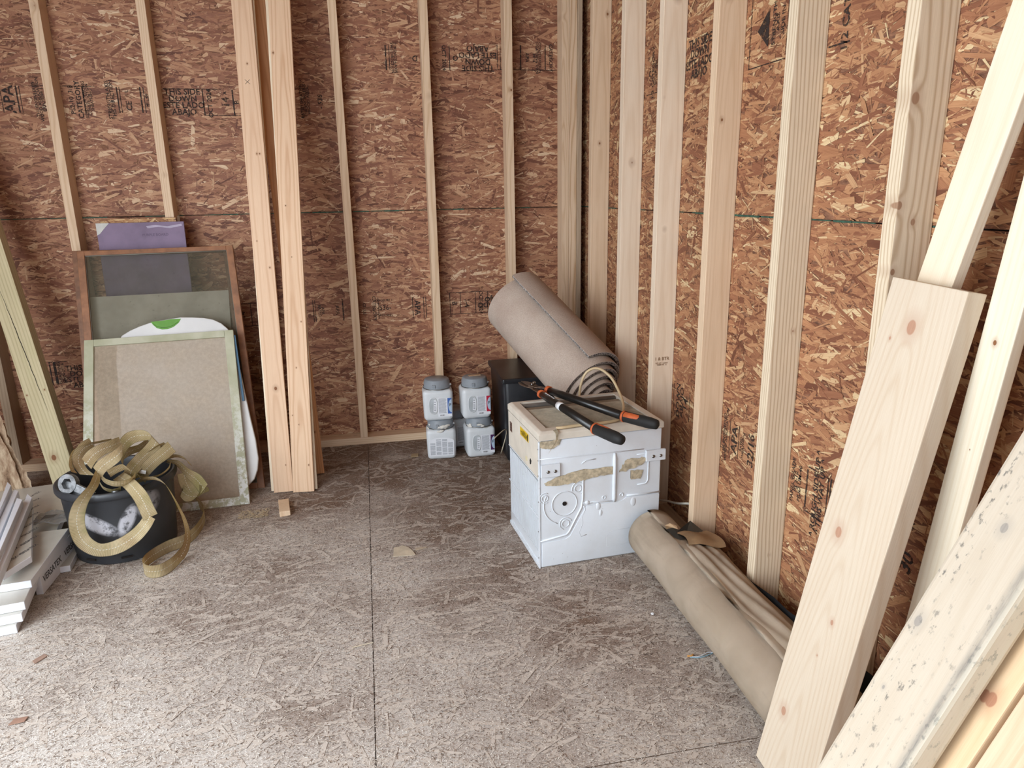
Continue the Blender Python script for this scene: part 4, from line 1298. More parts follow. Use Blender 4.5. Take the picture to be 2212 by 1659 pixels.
# greenish treated post on the left
P0 = Vector((-2.513, -.53, 0))
M_post = pine('treated_pine', '#cfc3a0', '#978a64', [(.037, 0, .184, .011), (.083, 0, .476, .003), (.011, 0, .47, .003), (.045, 0, 1.3, .004)], (.03, .06), 95, .55, blotch=('#b0aa7c', .35))
lean_board('treated_post', P0, (-.198, .205), (1, -.0, 0), .098, .060, 1.70, M_post, 'greenish treated lumber post with big knot leaning on the back wall at left', 'post')
bm = bmesh.new()
for i in range(24):
    pass
for (za, zb, xa, xb) in ((.38, .95, .072, .034),):
    n = 26
    vs = []
    g = random.Random(3)
    for i in range(n + 1):
        f = i / n
        x = xa + (xb - xa) * f + g.uniform(-.0012, .0012)
        ww = .0012 * math.sin(math.pi * f) + .0003
        vs.append((bm.verts.new((x - ww, -.0006, za + (zb - za) * f)), bm.verts.new((x + ww, -.0006, za + (zb - za) * f))))
    for a, b in zip(vs, vs[1:]):
        bm.faces.new((a[0], a[1], b[1], b[0]))
fin('drying_crack', bm, M_gap, bpy.data.objects['treated_post'])

# ------------------------------------------------------------------ boards leaning on the right wall
def spots_mold(t, co, base):
    n1 = t.noise(t.vmath('MULTIPLY', co, (95, 95, 60)), 1.0, 4, .65)
    n2 = t.noise(t.vmath('MULTIPLY', co, (9, 9, 5)), 1.0, 3, .5)
    m = t.math('MULTIPLY', t.mapr(n1, .57, .65), t.mapr(n2, .38, .55))
    b = t.mix(t.math('MULTIPLY', m, .8), base, lin('#5f5d5a'))
    sep = t.n('ShaderNodeSeparateXYZ', {0: co})
    # weathered strip with a grey mould streak along one side of the face
    wv = t.noise(t.vmath('MULTIPLY', co, (3, 3, 4)), 1.0, 3, .5)
    xx = t.math('ADD', sep.outputs[0], t.math('MULTIPLY', t.math('SUBTRACT', wv, .5), .006))
    st = t.math('SUBTRACT', 1.0, t.math('MULTIPLY', t.math('ABSOLUTE', t.math('SUBTRACT', xx, SX)), 1 / .010), clamp=True)
    n3 = t.noise(t.vmath('MULTIPLY', co, (90, 90, 14)), 1.0, 4, .7)
    b = t.mix(t.math('MULTIPLY', st, t.mapr(n3, .3, .6, .2, .9)), b, lin('#75726d'))
    gr = t.mapr(xx, SX, SX - .02 * SS, 0, 1)
    b = t.mix(t.math('MULTIPLY', gr, t.mapr(n3, .35, .6, .3, .85)), b, lin('#cfcdb9'))
    return b


# which side of local x the streak lies on is set below from the board frame
SX, SS = .108, -1
M_fg = pine('pine_wide_plank', '#d8cab6', '#b99a78', [(.084, 0, 1.025, .0125), (.039, 0, .995, .003), (.053, 0, .595, .0105), (.107, 0, .422, .005), (.046, 0, .16, .009), (.094, 0, .336, .002)], (-.085, .022), 85, .30, fade=.12, vari=.4, taper=.09, kcol=('#a0765e', '#c79f86'))
fg = beam('wide_plank', (-.335, -2.499, 0), (.184 / 1.092, -.031 / 1.092, 1), (-.02, -1, 0), (1, 0, 0), .186, .038, 1.107, M_fg)
tag(fg, 'widest cream pine plank, cut off square at top, leaning in front of right wall studs', 'plank')
M_b6 = wood('cream', 1, 2, .06, .026, ringamt=.25, fade=.1)
tag(beam('leaning_lath', (-.112, -2.2475, 0), (.0, -.2755, 1), (0, -1, 0), (1, 0, 0), .083, .022, 2.6, M_b6), 'slanted cream lath passing behind the wide square-topped plank', 'board')
M_b7 = pine('pine_far_right', '#eae0cc', '#cfb893', [(.03, 0, 1.017, .004), (.038, 0, .821, .001)], (.05, .04), 80, .3, fade=.1)
tag(beam('leaning_lath', (-.112, -2.586, 0), (.0, -.1236, 1), (0, -1, 0), (1, 0, 0), .064, .022, 1.55, M_b7), 'cream lath with a single knot standing between the wide plank and the mould-spotted plank', 'board')
M_mold = pine('pine_mouldy', '#ccc0ae', '#b39f86', [(.017, 0, .771, .007), (.025, 0, .67, .0025), (.053, 0, .933, .006)], (-.05, .03), 80, .2, fade=.1, spots=spots_mold, taper=.05, kcol=('#8f877e', '#aaa298'))
tag(beam('mouldy_plank', (-.772, -2.971, 0), (.4493, -.0497, 1), (-.112, -.994, 0), (.905, -.103, -.412), .117, .034, 1.75, M_mold, bev=.006), 'pale plank spotted with grey mould, slanting steeply across the lower right', 'plank')
Bm = Vector((-.772, -2.971, 0))
ax9 = Vector((.4493, -.0497, 1)); w9 = Vector((-.112, -.994, 0)).normalized(); t9 = Vector((.905, -.103, -.412))
M_b8 = pine('pine_peach', '#e9cfae', '#cda77c', [(.022, .010, .0, .001)], (.04, .05), 60, .3, fade=.12)
M_b8 = pine('pine_peach', '#ddc09c', '#c29c72', [(.119, 0, .751, .0085), (.110, 0, .749, .0075)], (.04, .05), 60, .3, fade=.12, kcol=('#9c6a50', '#b98a6c'))
tag(beam('peach_board', Bm + t9 * .045 + w9 * .0, ax9, w9, t9, .14, .019, 1.60, M_b8), 'peach-toned board with a red knot, directly under the mould-spotted plank', 'board')
tag(beam('peach_board', Bm + t9 * .044 + w9 * .1475, ax9, w9, t9, .14, .019, 1.58, wood('tan', 2, 1.6, .14, .019, ringamt=.35)), 'pale board in the bottom right corner beside the peach-toned board with red knot', 'board')

# ------------------------------------------------------------------ window screens and sheets leaning at left
def quad_frame(name, TL, TR, BR, BL, rail, th, mat, parent, rails=None):
    """four rails between the corners of a slightly racked frame; th is depth away from the viewer"""
    TL, TR, BR, BL = map(Vector, (TL, TR, BR, BL))
    nrm = (TR - TL).cross(BL - TL).normalized()
    if nrm.y < 0:
        nrm = -nrm
    rt_, rb, rs = rails or (rail, rail, rail)
    def inset(a, b, c, d):
        return a, b, c, d
    e = {}
    X = lambda a, b: (b - a).normalized()
    tl = TL + X(TL, TR) * rs + X(TL, BL) * rt_
    tr = TR + X(TR, TL) * rs + X(TR, BR) * rt_
    br = BR + X(BR, BL) * rs + X(BR, TR) * rb
    bl = BL + X(BL, BR) * rs + X(BL, TL) * rb
    # stiles run full height, rails fit between them
    sl = [TL, TL + X(TL, TR) * rs, BL + X(BL, BR) * rs, BL]
    sr = [TR + X(TR, TL) * rs, TR, BR, BR + X(BR, BL) * rs]
    rt2 = [TL + X(TL, TR) * rs, TR + X(TR, TL) * rs, tr, tl]
    rb2 = [bl, br, BR + X(BR, BL) * rs, BL + X(BL, BR) * rs]
    for nm, q in (('stile', sl), ('stile', sr), ('top_rail', rt2), ('bottom_rail', rb2)):
        bm = bmesh.new()
        g = .0006
        c = sum(q, Vector()) / 4
        qs = [c + (p - c) * (1 - g) for p in q]
        a = [bm.verts.new(p) for p in qs]
        b = [bm.verts.new(p + nrm * th) for p in qs]
        bm.faces.new(a); bm.faces.new(b[::-1])
        for i in range(4):
            bm.faces.new((a[i], a[(i + 1) % 4], b[(i + 1) % 4], b[i]))
        bevel(bm, .002, 2)
        fin(nm, bm, mat, parent)
    return [tl, tr, br, bl], nrm


def mesh_mat(name, col, op):
    t = NT(name)
    tr = t.n('ShaderNodeBsdfTransparent')
    nz = t.noise(t.obj(), 9, 4, .6)
    n2 = t.noise(t.obj(), 70, 3, .7)
    f = t.math('ADD', t.mapr(nz, .3, .7, op - .07, op + .07), t.mapr(n2, .66, .72, 0, .25), clamp=True)
    mx = t.n('ShaderNodeMixShader', {0: f, 1: tr, 2: t.b})
    t.t.links.new(mx.outputs[0], t.out.inputs[0])
    return t.done(t.mix(t.mapr(n2, .3, .7), lin(col), tuple(c * .75 for c in lin(col)[:3]) + (1,)), .8, 0, .15)


def sheet_on(name, corners, nrm, off, mat, parent):
    bm = bmesh.new()
    a = [bm.verts.new(Vector(p) + nrm * off) for p in corners]
    bm.faces.new(a)
    return fin(name, bm, mat, parent)


M_redwood = pine('stained_frame', '#a5714c', '#7a4a2c', [], (.05, .05), 150, .5)
M_redwood2 = plain('stained_frame_side', '#9c6a48', .55, var=.2, vscale=20)
M_greenframe = plain('peeling_green_frame', '#a9a88d', .7, var=.12, vscale=40, bump=.4)
t = NT('peeling_paint')
_n = t.noise(t.obj(), 38, 5, .7)
_z = t.n('ShaderNodeSeparateXYZ', {0: t.obj()}).outputs[2]
_m = t.math('MULTIPLY', t.mapr(_n, .47, .56), t.mapr(_z, .5, .05))
_c = t.mix(t.mapr(t.noise(t.obj(), 14, 3), .35, .65), lin('#a5a58a'), lin('#b9b8a2'))
M_greenframe = t.done(t.mix(_m, _c, lin('#dfe2e0')), .55, 0, .35)
M_mesh_dark = mesh_mat('dark_insect_screen', '#6a6858', .48)
M_mesh_tan = mesh_mat('dusty_insect_screen', '#c4b29c', .66)

BF = thing('window_screen', 'tall brown wooden window screen with dark mesh, behind the green-framed screen', 'window screen', (-2.0, -.6, 0))
inv = Matrix.Translation((2.0, .6, 0))
loc = lambda p: inv @ Vector(p)
c4, nr = quad_frame('frame', loc((-2.391, -.190, 1.048)), loc((-1.733, -.190, 1.054)), loc((-1.651, -.570, .001)), loc((-2.335, -.590, .001)), .022, .022, M_redwood2, BF, rails=(.020, .026, .030))
sheet_on('screen_mesh', c4, nr, .012, M_mesh_dark, BF)
bm = bmesh.new()
for a, b in ((0, 1), (1, 2), (2, 3), (3, 0)):
    tube(bm, [c4[a] + nr * .009, c4[b] + nr * .009], .0028, 6)
fin('spline_bead', bm, plain('grey_bead', '#8d8a80', .6), BF)
# second brown frame just behind, showing at the left
BF2 = thing('window_screen', 'second brown wooden frame peeking out left of and behind the tall brown screen', 'window screen', (-2.0, -.6, 0))
quad_frame('frame', loc((-2.420, -.163, 1.050)), loc((-1.76, -.163, 1.045)), loc((-1.68, -.541, .001)), loc((-2.36, -.561, .001)), .022, .016, plain('stained_frame_dark', '#8a5f43', .55, var=.2, vscale=20), BF2)
# white board behind the brown screens
WB = bmesh.new()
pts = [(-2.425, -.088, .93), (-1.80, -.088, .93)]
box(WB, 0, .635, 0, .005, 0, .895)
ang = math.atan2(.478 - .088 + .04, .86)
o = fin('backing_board', WB, plain('offwhite_panel', '#cfc8b4', .6, var=.08, vscale=9), M=Matrix.Translation((-2.395, -.512, .002)) @ Matrix.Rotation(-math.atan2(.302, .845), 4, 'X') @ Matrix.Rotation(-.012, 4, 'Y'))
tag(o, 'off-white panel standing behind the mesh of the tall brown screen', 'panel')
# purple foam board
bm = bbox(0, .372, 0, .012, 0, 1.165, .001, 1)
mp = Matrix.Translation((-2.318, -.180, .001)) @ Matrix.Rotation(-math.atan2(.060, 1.163), 4, 'X')
pb = fin('purple_board', bm, plain('purple_board_face', '#87768f', .75, var=.12, vscale=8), M=mp)
tag(pb, 'purple wallboard offcut with chipped white top corner behind the brown screens', 'board')
bm = bmesh.new()
prism(bm, [(0, 1.165), (.056, 1.165), (.03, 1.138), (.012, 1.118), (.0, 1.112)], .0012, Matrix(((1, 0, 0, 0), (0, 0, -1, 0), (0, 1, 0, 0), (0, 0, 0, 1))))
fin('chipped_corner', bm, plain('gypsum_white', '#cfcfca', .8, var=.1), pb)
bm = bmesh.new()
prism(bm, [(.21, 1.148), (.25, 1.152), (.30, 1.145), (.362, 1.155), (.364, 1.146), (.31, 1.136), (.26, 1.143), (.215, 1.138)], .001, Matrix(((1, 0, 0, 0), (0, 0, -1, 0), (0, 1, 0, 0), (0, 0, 0, 1))))
fin('scuff', bm, plain('scuff_white', '#b8aec2', .8), pb)
bm = bmesh.new()
text_into(bm, 'PURPLE BOARD', .016, Matrix(((1, 0, 0, .245), (0, 0, -1, -.0006), (0, 1, 0, 1.108), (0, 0, 0, 1))))
fin('print', bm, plain('faint_print', '#6f6078', .8), pb)
# scrap of sheathing behind it
bm = bbox(0, .325, 0, .011, 0, 1.182, .0005, 1)
o = fin('sheathing_scrap', bm, M_core, M=Matrix.Translation((-2.305, -.120, .001)) @ Matrix.Rotation(-math.atan2(.017, 1.17), 4, 'X'))
flakes('surface_strands', 1800, .002, .323, .7, 1.181, lambda u, v, h: (u, -h, v), (.02, .08), (.004, .02), (.4, .2), (.0002, .0012), strand_mat('osb_bright', [(0.0, '#8a5a3c'), (.4, '#b98a5c'), (1.0, '#e0c190')]), o, 5)
tag(o, 'strip of bright chipboard sheathing showing above the purple board', 'board')
bm = bbox(0, .012, 0, .008, 0, 1.19, .001, 1)
tag(fin('thin_stick', bm, plain('dark_stick', '#6b5038', .8), M=Matrix.Translation((-1.975, -.120, .001)) @ Matrix.Rotation(-math.atan2(.015, 1.17), 4, 'X')), 'thin dark stick standing at the right edge of the purple board', 'stick')

# white plastic board with a green half circle
outline = [(-0.204, 0.76), (-0.17, 0.781), (-0.132, 0.798), (-0.09, 0.812), (-0.046, 0.82), (-0.002, 0.826), (0.04, 0.831), (0.088, 0.828), (0.137, 0.823), (0.176, 0.813), (0.21, 0.794), (0.237, 0.767), (0.257, 0.723), (0.272, 0.637), (0.292, 0.51), (0.316, 0.362), (0.335, 0.258), (0.343, 0.176), (0.337, 0.126), (0.322, 0.087), (0.296, 0.063), (0.245, 0.044), (0.112, 0.021), (0.001, 0.016), (-0.091, 0.027), (-0.163, 0.064), (-0.202, 0.145), (-0.211, 0.304), (-0.219, 0.484), (-0.228, 0.648), (-0.223, 0.72)]
gp = [(-0.083, 0.815), (-0.075, 0.802), (-0.06, 0.786), (-0.038, 0.778), (-0.015, 0.778), (0.01, 0.787), (0.032, 0.805), (0.042, 0.823), (0.002, 0.823), (-0.046, 0.817)]
ey = Vector((0, .45, 1)).normalized()
ez = Vector((1, 0, 0)).cross(ey)   # towards the viewer
Mw = Matrix(((1, 0, ez.x, -2.0), (0, ey.y, ez.y, -.69), (0, ey.z, ez.z, 0.0), (0, 0, 0, 1)))
bm = bmesh.new()
prism(bm, outline, .022, Matrix.Translation((0, 0, -.022)))
bevel(bm, .006, 3)
wb = fin('white_plastic_board', bm, plain('white_blow_moulded', '#dfe0e0', .4, var=.05, vscale=6), M=Mw)
wb.data.polygons.foreach_set('use_smooth', [True] * len(wb.data.polygons)); wb.data.set_sharp_from_angle(angle=.5)
tag(wb, 'white rounded plastic board with green half circle between the two window screens', 'plastic board')
bm = bmesh.new()
prism(bm, gp, .0012, Matrix.Identity(4))
gc = fin('green_emblem', bm, plain('leaf_green', '#5f9a33', .45, var=.08), wb)
bm = bmesh.new()
tube(bm, [(x * .97 - .001, .838 - (.838 - y) * .86, .0014) for x, y in gp[1:7]], .0008, 6)
fin('emblem_line', bm, plain('dark_green', '#35651f', .5), gc)
# blue sheet edge
bm = bbox(0, .01, 0, .006, 0, .30, .001, 1)
tag(fin('blue_strip', bm, plain('faded_blue', '#456a86', .6), M=Matrix.Translation((-1.712, -.525, .40)) @ Matrix.Rotation(-math.atan2(.44, 1.), 4, 'X') @ Matrix.Rotation(-.09, 4, 'Y')), 'narrow blue strip between the brown screen and the white plastic board', 'strip')

GF = thing('window_screen', 'shorter green-painted window screen with dusty mesh, front of the leaning stack', 'window screen', (-2.0, -.75, 0))
inv = Matrix.Translation((2.0, .75, 0))
c4, nr = quad_frame('frame', inv @ Vector((-2.348, -.400, .685)), inv @ Vector((-1.737, -.400, .698)), inv @ Vector((-1.693, -.738, .001)), inv @ Vector((-2.335, -.778, .001)), .03, .018, M_greenframe, GF, rails=(.030, .036, .038))
sheet_on('screen_mesh', c4, nr, .009, M_mesh_tan, GF)

# ------------------------------------------------------------------ black tub with tow strap and ratchet
t = NT('scuffed_black_tub')
co = t.obj()
_n = t.noise(co, 28, 5, .7)
_n2 = t.noise(co, 5, 3, .5)
sepn = t.n('ShaderNodeSeparateXYZ', {0: co})
def lobe(cx, cz, rx, rz, rot):
    dx = t.math('SUBTRACT', sepn.outputs[0], cx)
    dz = t.math('SUBTRACT', sepn.outputs[2], cz)
    c_, s_ = math.cos(rot), math.sin(rot)
    a = t.math('MULTIPLY', t.math('ADD', t.math('MULTIPLY', dx, c_), t.math('MULTIPLY', dz, s_)), 1 / rx)
    b = t.math('MULTIPLY', t.math('SUBTRACT', t.math('MULTIPLY', dz, c_), t.math('MULTIPLY', dx, s_)), 1 / rz)
    r = t.math('SQRT', t.math('ADD', t.math('MULTIPLY', a, a), t.math('MULTIPLY', b, b)))
    return t.mapr(r, 1.15, .75)
m = t.math('MAXIMUM', lobe(-.035, .165, .080, .028, -.55), lobe(.068, .165, .060, .022, 1.1))
m = t.math('MAXIMUM', m, t.math('MULTIPLY', lobe(.13, .21, .03, .05, -.2), .6))
m = t.math('MULTIPLY', m, t.mapr(_n, .62, .5, .12, 1.0))
m = t.math('MULTIPLY', m, t.mapr(sepn.outputs[1], -.02, -.08))
_c = t.mix(t.mapr(_n2, .3, .7), lin('#26282c'), lin('#3a3c40'))
_c = t.mix(m, _c, lin('#b9bac3'))
M_tub = t.done(_c, .38, 0, .45)
TB = thing('black_tub', 'round black plastic tub with white scuff marks, heaped with yellow strap', 'tub', (-2.098, -1.0, 0))
bm = bmesh.new()
lathe(bm, [(.165, 0), (.172, .004), (.174, .03), (.182, .15), (.188, .245), (.190, .252), (.200, .256), (.204, .264), (.203, .280), (.198, .284), (.190, .282), (.184, .262), (.178, .15), (.168, .012), (.0001, .010)], 64)
fin('shell', bm, M_tub, TB, True).data.set_sharp_from_angle(angle=.9)
for a in (-2.0, -1.3):
    bm = bmesh.new()
    box(bm, -.018, .018, -.003, .001, .022, .028)
    bmesh.ops.transform(bm, matrix=Matrix.Translation((.177 * math.cos(a), .177 * math.sin(a), 0)) @ Matrix.Rotation(a + math.pi / 2, 4, 'Z'), verts=bm.verts)
    fin('drain_slot', bm, M_gap, TB)

t = NT('tow_strap_webbing')
uvn = t.n('ShaderNodeSeparateXYZ', {0: t.n('ShaderNodeUVMap')})
U, V = uvn.outputs[0], uvn.outputs[1]
ribs = t.math('MULTIPLY_ADD', t.math('SINE', t.math('MULTIPLY', U, 1300.0)), .5, .5)
dash = t.math('GREATER_THAN', t.math('SINE', t.math('MULTIPLY', U, 620.0)), -.25)
mid = t.math('LESS_THAN', t.math('ABSOLUTE', t.math('SUBTRACT', V, .5)), .022)
edge = t.math('GREATER_THAN', t.math('ABSOLUTE', t.math('SUBTRACT', V, .5)), .472)
nz = t.noise(t.obj(), 14, 4, .6)
nb = t.noise(t.obj(), 5.5, 3, .5)
c = t.mix(t.mapr(nz, .35, .65), lin('#d0bd90'), lin('#ecdcb6'))
c = t.mix(t.mapr(nb, .5, .64, 0, .65), c, lin('#b08a60'))
c = t.mix(t.mapr(nb, .42, .34, 0, .6), c, lin('#b3b06e'))
c = t.mix(t.math('MULTIPLY', ribs, .38), c, lin('#6d5c40'))
c = t.mix(t.math('MULTIPLY', mid, dash), c, lin('#f2efe6'))
c = t.mix(t.math('MULTIPLY', edge, .5), c, lin('#2f2a22'))
t.bump(ribs, .3, .001)
M_strap = t.done(c, .75, 0, .25)
ST = thing('tow_strap', 'long yellowish webbing tow strap heaped in and spilling out of the black tub', 'strap', (-2.05, -1.1, 0))
for nm, pts in STRAPS.items():
    P = smooth_path(pts, 8)
    bm = bmesh.new()
    uvl = bm.loops.layers.uv.new('UVMap')
    rows = []
    s = 0.0
    last = None
    for p in P:
        c0 = Vector(p[:3]); w = Vector(p[3:6])
        L = w.length
        if L < 1e-5:
            continue
        w = w * (.0245 / L)
        if last is not None:
            s += (c0 - last).length
        last = c0
        lo_ = min((c0 + w).z, (c0 - w).z)
        if lo_ < .002:
            c0 = c0 + Vector((0, 0, .002 - lo_))
        rows.append((bm.verts.new(c0 - w), bm.verts.new(c0), bm.verts.new(c0 + w), s))
    for a, b in zip(rows, rows[1:]):
        for k, (v0, v1) in enumerate(((0, .5), (.5, 1))):
            f = bm.faces.new((a[k], b[k], b[k + 1], a[k + 1]))
            f.smooth = True
            for lp, uv in zip(f.loops, ((a[3], v0), (b[3], v0), (b[3], v1), (a[3], v1))):
                lp[uvl].uv = uv
    bmesh.ops.solidify(bm, geom=list(bm.faces), thickness=.0022)
    me = bpy.data.meshes.new('strap_loop')
    bm.to_mesh(me); bm.free()
    me.transform(Matrix.Translation((2.05, 1.1, 0)))
    me.materials.append(M_strap)
    me.set_sharp_from_angle(angle=.7)
    o = bpy.data.objects.new('strap_loop', me)
    COL.objects.link(o)
    o.parent = ST
bm = bmesh.new()
box(bm, 0, .026, 0, .001, 0, .014)
fin('white_tag', bm, M_white_paper, ST, M=None).matrix_basis = Matrix.Translation((.04, .055, .295)) @ Matrix.Rotation(.3, 4, 'Y')
# ratchet binder poking out of the tub
M_galv = plain('worn_galvanised', '#96989b', .4, .7, var=.35, vscale=50)
RB = thing('ratchet_binder', 'worn steel ratchet with hexagonal socket poking out of the black tub', 'ratchet', (-2.185, -1.115, .262))
RB.scale = (1.3, 1.3, 1.3)
def facing(px_, py_, pz_, rot=0.0):
    d = (Vector((-1.13, -3.73, 1.27)) - Vector((px_, py_, pz_))).normalized()
    x = Vector((0, 0, 1)).cross(d).normalized()
    y = d.cross(x)
    return Matrix(((x.x, y.x, d.x, px_), (x.y, y.y, d.y, py_), (x.z, y.z, d.z, pz_), (0, 0, 0, 1))) @ Matrix.Rotation(rot, 4, 'Z')
bm = bmesh.new()
Mr = facing(-.020, -.010, .035)
oct_ = 24
ro, ri = .026, .0135
A = []; B = []; A2 = []; B2 = []
for k in range(oct_):
    a = 2 * math.pi * k / oct_
    hexr = ri / max(math.cos((a % (math.pi / 3)) - math.pi / 6), .1)
    A.append(bm.verts.new(Mr @ Vector((ro * math.cos(a), ro * math.sin(a), .008))))
    B.append(bm.verts.new(Mr @ Vector((hexr * math.cos(a), hexr * math.sin(a), .008))))
    A2.append(bm.verts.new(Mr @ Vector((ro * math.cos(a), ro * math.sin(a), -.008))))
    B2.append(bm.verts.new(Mr @ Vector((hexr * math.cos(a), hexr * math.sin(a), -.008))))
for k in range(oct_):
    j = (k + 1) % oct_
    bm.faces.new((A[k], A[j], B[j], B[k])); bm.faces.new((A2[k], B2[k], B2[j], A2[j]))
    bm.faces.new((A[k], A2[k], A2[j], A[j])); bm.faces.new((B[k], B[j], B2[j], B2[k]))
fin('hex_ring', bm, M_galv, RB)
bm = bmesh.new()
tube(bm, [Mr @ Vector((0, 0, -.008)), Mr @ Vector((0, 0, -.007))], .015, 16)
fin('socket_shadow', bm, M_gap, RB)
bm = bmesh.new()
box(bm, .018, .080, -.011, .011, -.004, .006, Mr @ Matrix.Rotation(-.42, 4, 'Z'))
bevel(bm, .002, 2)
fin('lever', bm, M_galv, RB)
bm = bmesh.new()
prism(bm, [(-.024, .010), (-.012, -.036), (.036, -.044), (.045, -.03), (.02, -.02), (.02, .0)], .006, Mr @ Matrix.Translation((0, 0, -.012)))
bevel(bm, .0012, 1)
pl = fin('side_plate', bm, M_galv, RB)
bm = bmesh.new()
box(bm, -.010, -.003, -.033, -.022, -.0065, -.0055, Mr)
fin('slot', bm, M_gap, pl)
bm = bmesh.new()
lathe(bm, [(.010, -.01), (.010, .012), (.006, .016), (.0001, .016)], 16, c=(.095, -.02, -.005))
fin('bolt_head', bm, M_galv, RB, True)

# ------------------------------------------------------------------ stack of film-wrapped trim boards at left
M_trim = plain('pvc_trim', '#e3e6ee', .45, var=.03, vscale=10)
M_film = plain('film_on_trim', '#c9c6bd', .3, var=.06, vscale=10)
M_trimprint = plain('film_print', '#4a4a50', .5)


def slab(name, quad, th, label, mats=None, text=None, rows=0, group=None, dz=0.0):
    """board from its four top corners (near left, near right, far right, far left)"""
    q = [Vector(p) + Vector((0, 0, dz)) for p in quad]
    org = Vector((q[0].x, q[0].y, min(p.z for p in q) - th))
    bm = bmesh.new()
    a = [bm.verts.new(p - org) for p in q]
    b = [bm.verts.new(p - org - Vector((0, 0, th))) for p in q]
    bm.faces.new(a).material_index = 1
    bm.faces.new(b[::-1])
    for i in range(4):
        bm.faces.new((a[i], a[(i + 1) % 4], b[(i + 1) % 4], b[i]))
    bevel(bm, .0012, 1)
    o = fin(name, bm, [M_trim, mats or M_film], M=Matrix.Translation(org))
    tag(o, label, 'trim board', group)
    if text:
        bm = bmesh.new()
        x = (q[1] - q[0]); L = (q[3] - q[0])
        body, size, n, rot = text
        xn = x.normalized(); ln = (L - xn * L.dot(xn)).normalized(); zn = xn.cross(ln)
        for k in range(n):
            c = (q[0] + q[1]) / 2 + L * (.1 + .85 * k / max(n, 1)) - org
            F = Matrix(((xn.x, ln.x, zn.x, c.x), (xn.y, ln.y, zn.y, c.y), (xn.z, ln.z, zn.z, c.z + .0005), (0, 0, 0, 1)))
            text_into(bm, body, size, F @ Matrix.Rotation(rot, 4, 'Z'))
        fin('film_lettering', bm, M_trimprint, o)
    return o


def row_slab(y0, x1, z, w, L, head, th, label, text=None):
    d = Vector((math.sin(head), math.cos(head), 0)); s = Vector((d.y, -d.x, 0))
    nr_ = Vector((x1, y0, z)); nl = nr_ - s * w
    return slab('trim_board', (nl, nr_, nr_ + d * L, nl + d * L), th, label, text=text)


row_slab(-1.560, -2.250, .028, .30, 1.05, -.20, .027, 'bottom-most white trim board of the pile, its end nearest the viewer', ('VERSATEX', .03, 1, 0))
row_slab(-1.545, -2.236, .056, .30, 1.05, -.20, .027, 'second white trim board up from the floor in the left pile', None)
row_slab(-1.525, -2.232, .084, .30, 1.05, -.19, .027, 'third white trim board up in the left pile, lettering on its film', ('VERSATEX', .03, 1, 0))
slab('trim_board', ((-2.52, -1.48, .110), (-2.243, -1.440, .110), (-2.268, -1.06, .110), (-2.50, -1.08, .110)), .025, 'wide speckled trim board on top of the pile, pointing toward the black tub')
slab('trim_board', ((-2.50, -1.53, .138), (-2.31, -1.459, .138), (-2.30, -1.44, .138), (-2.48, -1.44, .138)), .026, 'short white trim offcut lying across the near end of the left pile') if False else None
slab('trim_board', ((-2.31, -1.459, .150), (-2.271, -1.348, .150), (-2.439, -.911, .150), (-2.554, -.793, .150)), .022, 'trim board printed with rows of lettering, lying on top of the left pile', text=('VERSATEX VERSATEX', .017, 8, 0.0))
row_slab(-1.335, -2.264, .088, .022, .62, .0, .087, 'trim board standing on edge against the pile, lettering along its side')
# lettering on the standing board's side
o = [x for x in bpy.data.objects if x.get('label', '').startswith('trim board standing on edge')][0]
bm = bmesh.new()
for k in range(3):
    F = Matrix(((0, 0, 1, .0225), (1, 0, 0, .09 + k * .18), (0, 1, 0, .045), (0, 0, 0, 1)))
    text_into(bm, 'VERSATEX', .032, F)
fin('film_lettering', bm, M_trimprint, o)
row_slab(-1.190, -2.232, .024, .055, .34, -.12, .023, 'short light-blue trim board lying flat on the floor beside the black tub')
slab('trim_board', ((-2.233, -1.721, .180), (-2.44, -.90, .180), (-2.475, -.854, .180), (-2.264, -1.65, .180)), .028, 'narrow trim strip on the pile, nearest to the lettered board', mats=M_trim)
slab('trim_board', ((-2.269, -1.634, .205), (-2.438, -.976, .205), (-2.466, -.954, .205), (-2.286, -1.596, .205)), .024, 'second narrow trim strip on the pile counting from the lettered board', mats=M_trim)
slab('trim_board', ((-2.334, -1.488, .190), (-2.509, -.842, .190), (-2.532, -.82, .190), (-2.399, -1.344, .190)), .030, 'third narrow trim strip on the pile counting from the lettered board', mats=M_trim)
slab('trim_board', ((-2.397, -1.343, .205), (-2.543, -.814, .205), (-2.575, -.77, .205), (-2.402, -1.33, .205)), .03, 'narrow trim strip at the left edge, fourth from the lettered board', mats=M_trim)
slab('trim_board', ((-2.565, -.70, .03), (-2.485, -.665, .03), (-2.527, -.492, .03), (-2.59, -.484, .03)), .029, 'film-covered trim offcut on the floor behind the clear pouch', text=('VERSA', .03, 1, 0))
bm = bbox(0, .12, 0, .11, 0, .06, .003, 1)
tag(fin('wood_block', bm, plain('dirty_block', '#b3a592', .8), M=Matrix.Translation((-2.475, -.85, .001)) @ Matrix.Rotation(.0, 4, 'Z')), 'low wooden block under and behind the clear pouch', 'block')
bm = bmesh.new()
bmesh.ops.create_grid(bm, x_segments=16, y_segments=12, size=.5)
g = random.Random(8)
for v in bm.verts:
    v.co.x *= .13; v.co.y *= .10
    v.co.z = .006 * math.sin(v.co.x * 70) * math.sin(v.co.y * 60 + 1) + g.uniform(-.002, .003)
bmesh.ops.solidify(bm, geom=list(bm.faces), thickness=.006)
t = NT('clear_film')
_g = t.n('ShaderNodeBsdfTransparent')
_m = t.n('ShaderNodeMixShader', {0: .6, 1: _g, 2: t.b})
t.t.links.new(_m.outputs[0], t.out.inputs[0])
M_clear = t.done(lin('#8d8984'), .15, 0, .6)
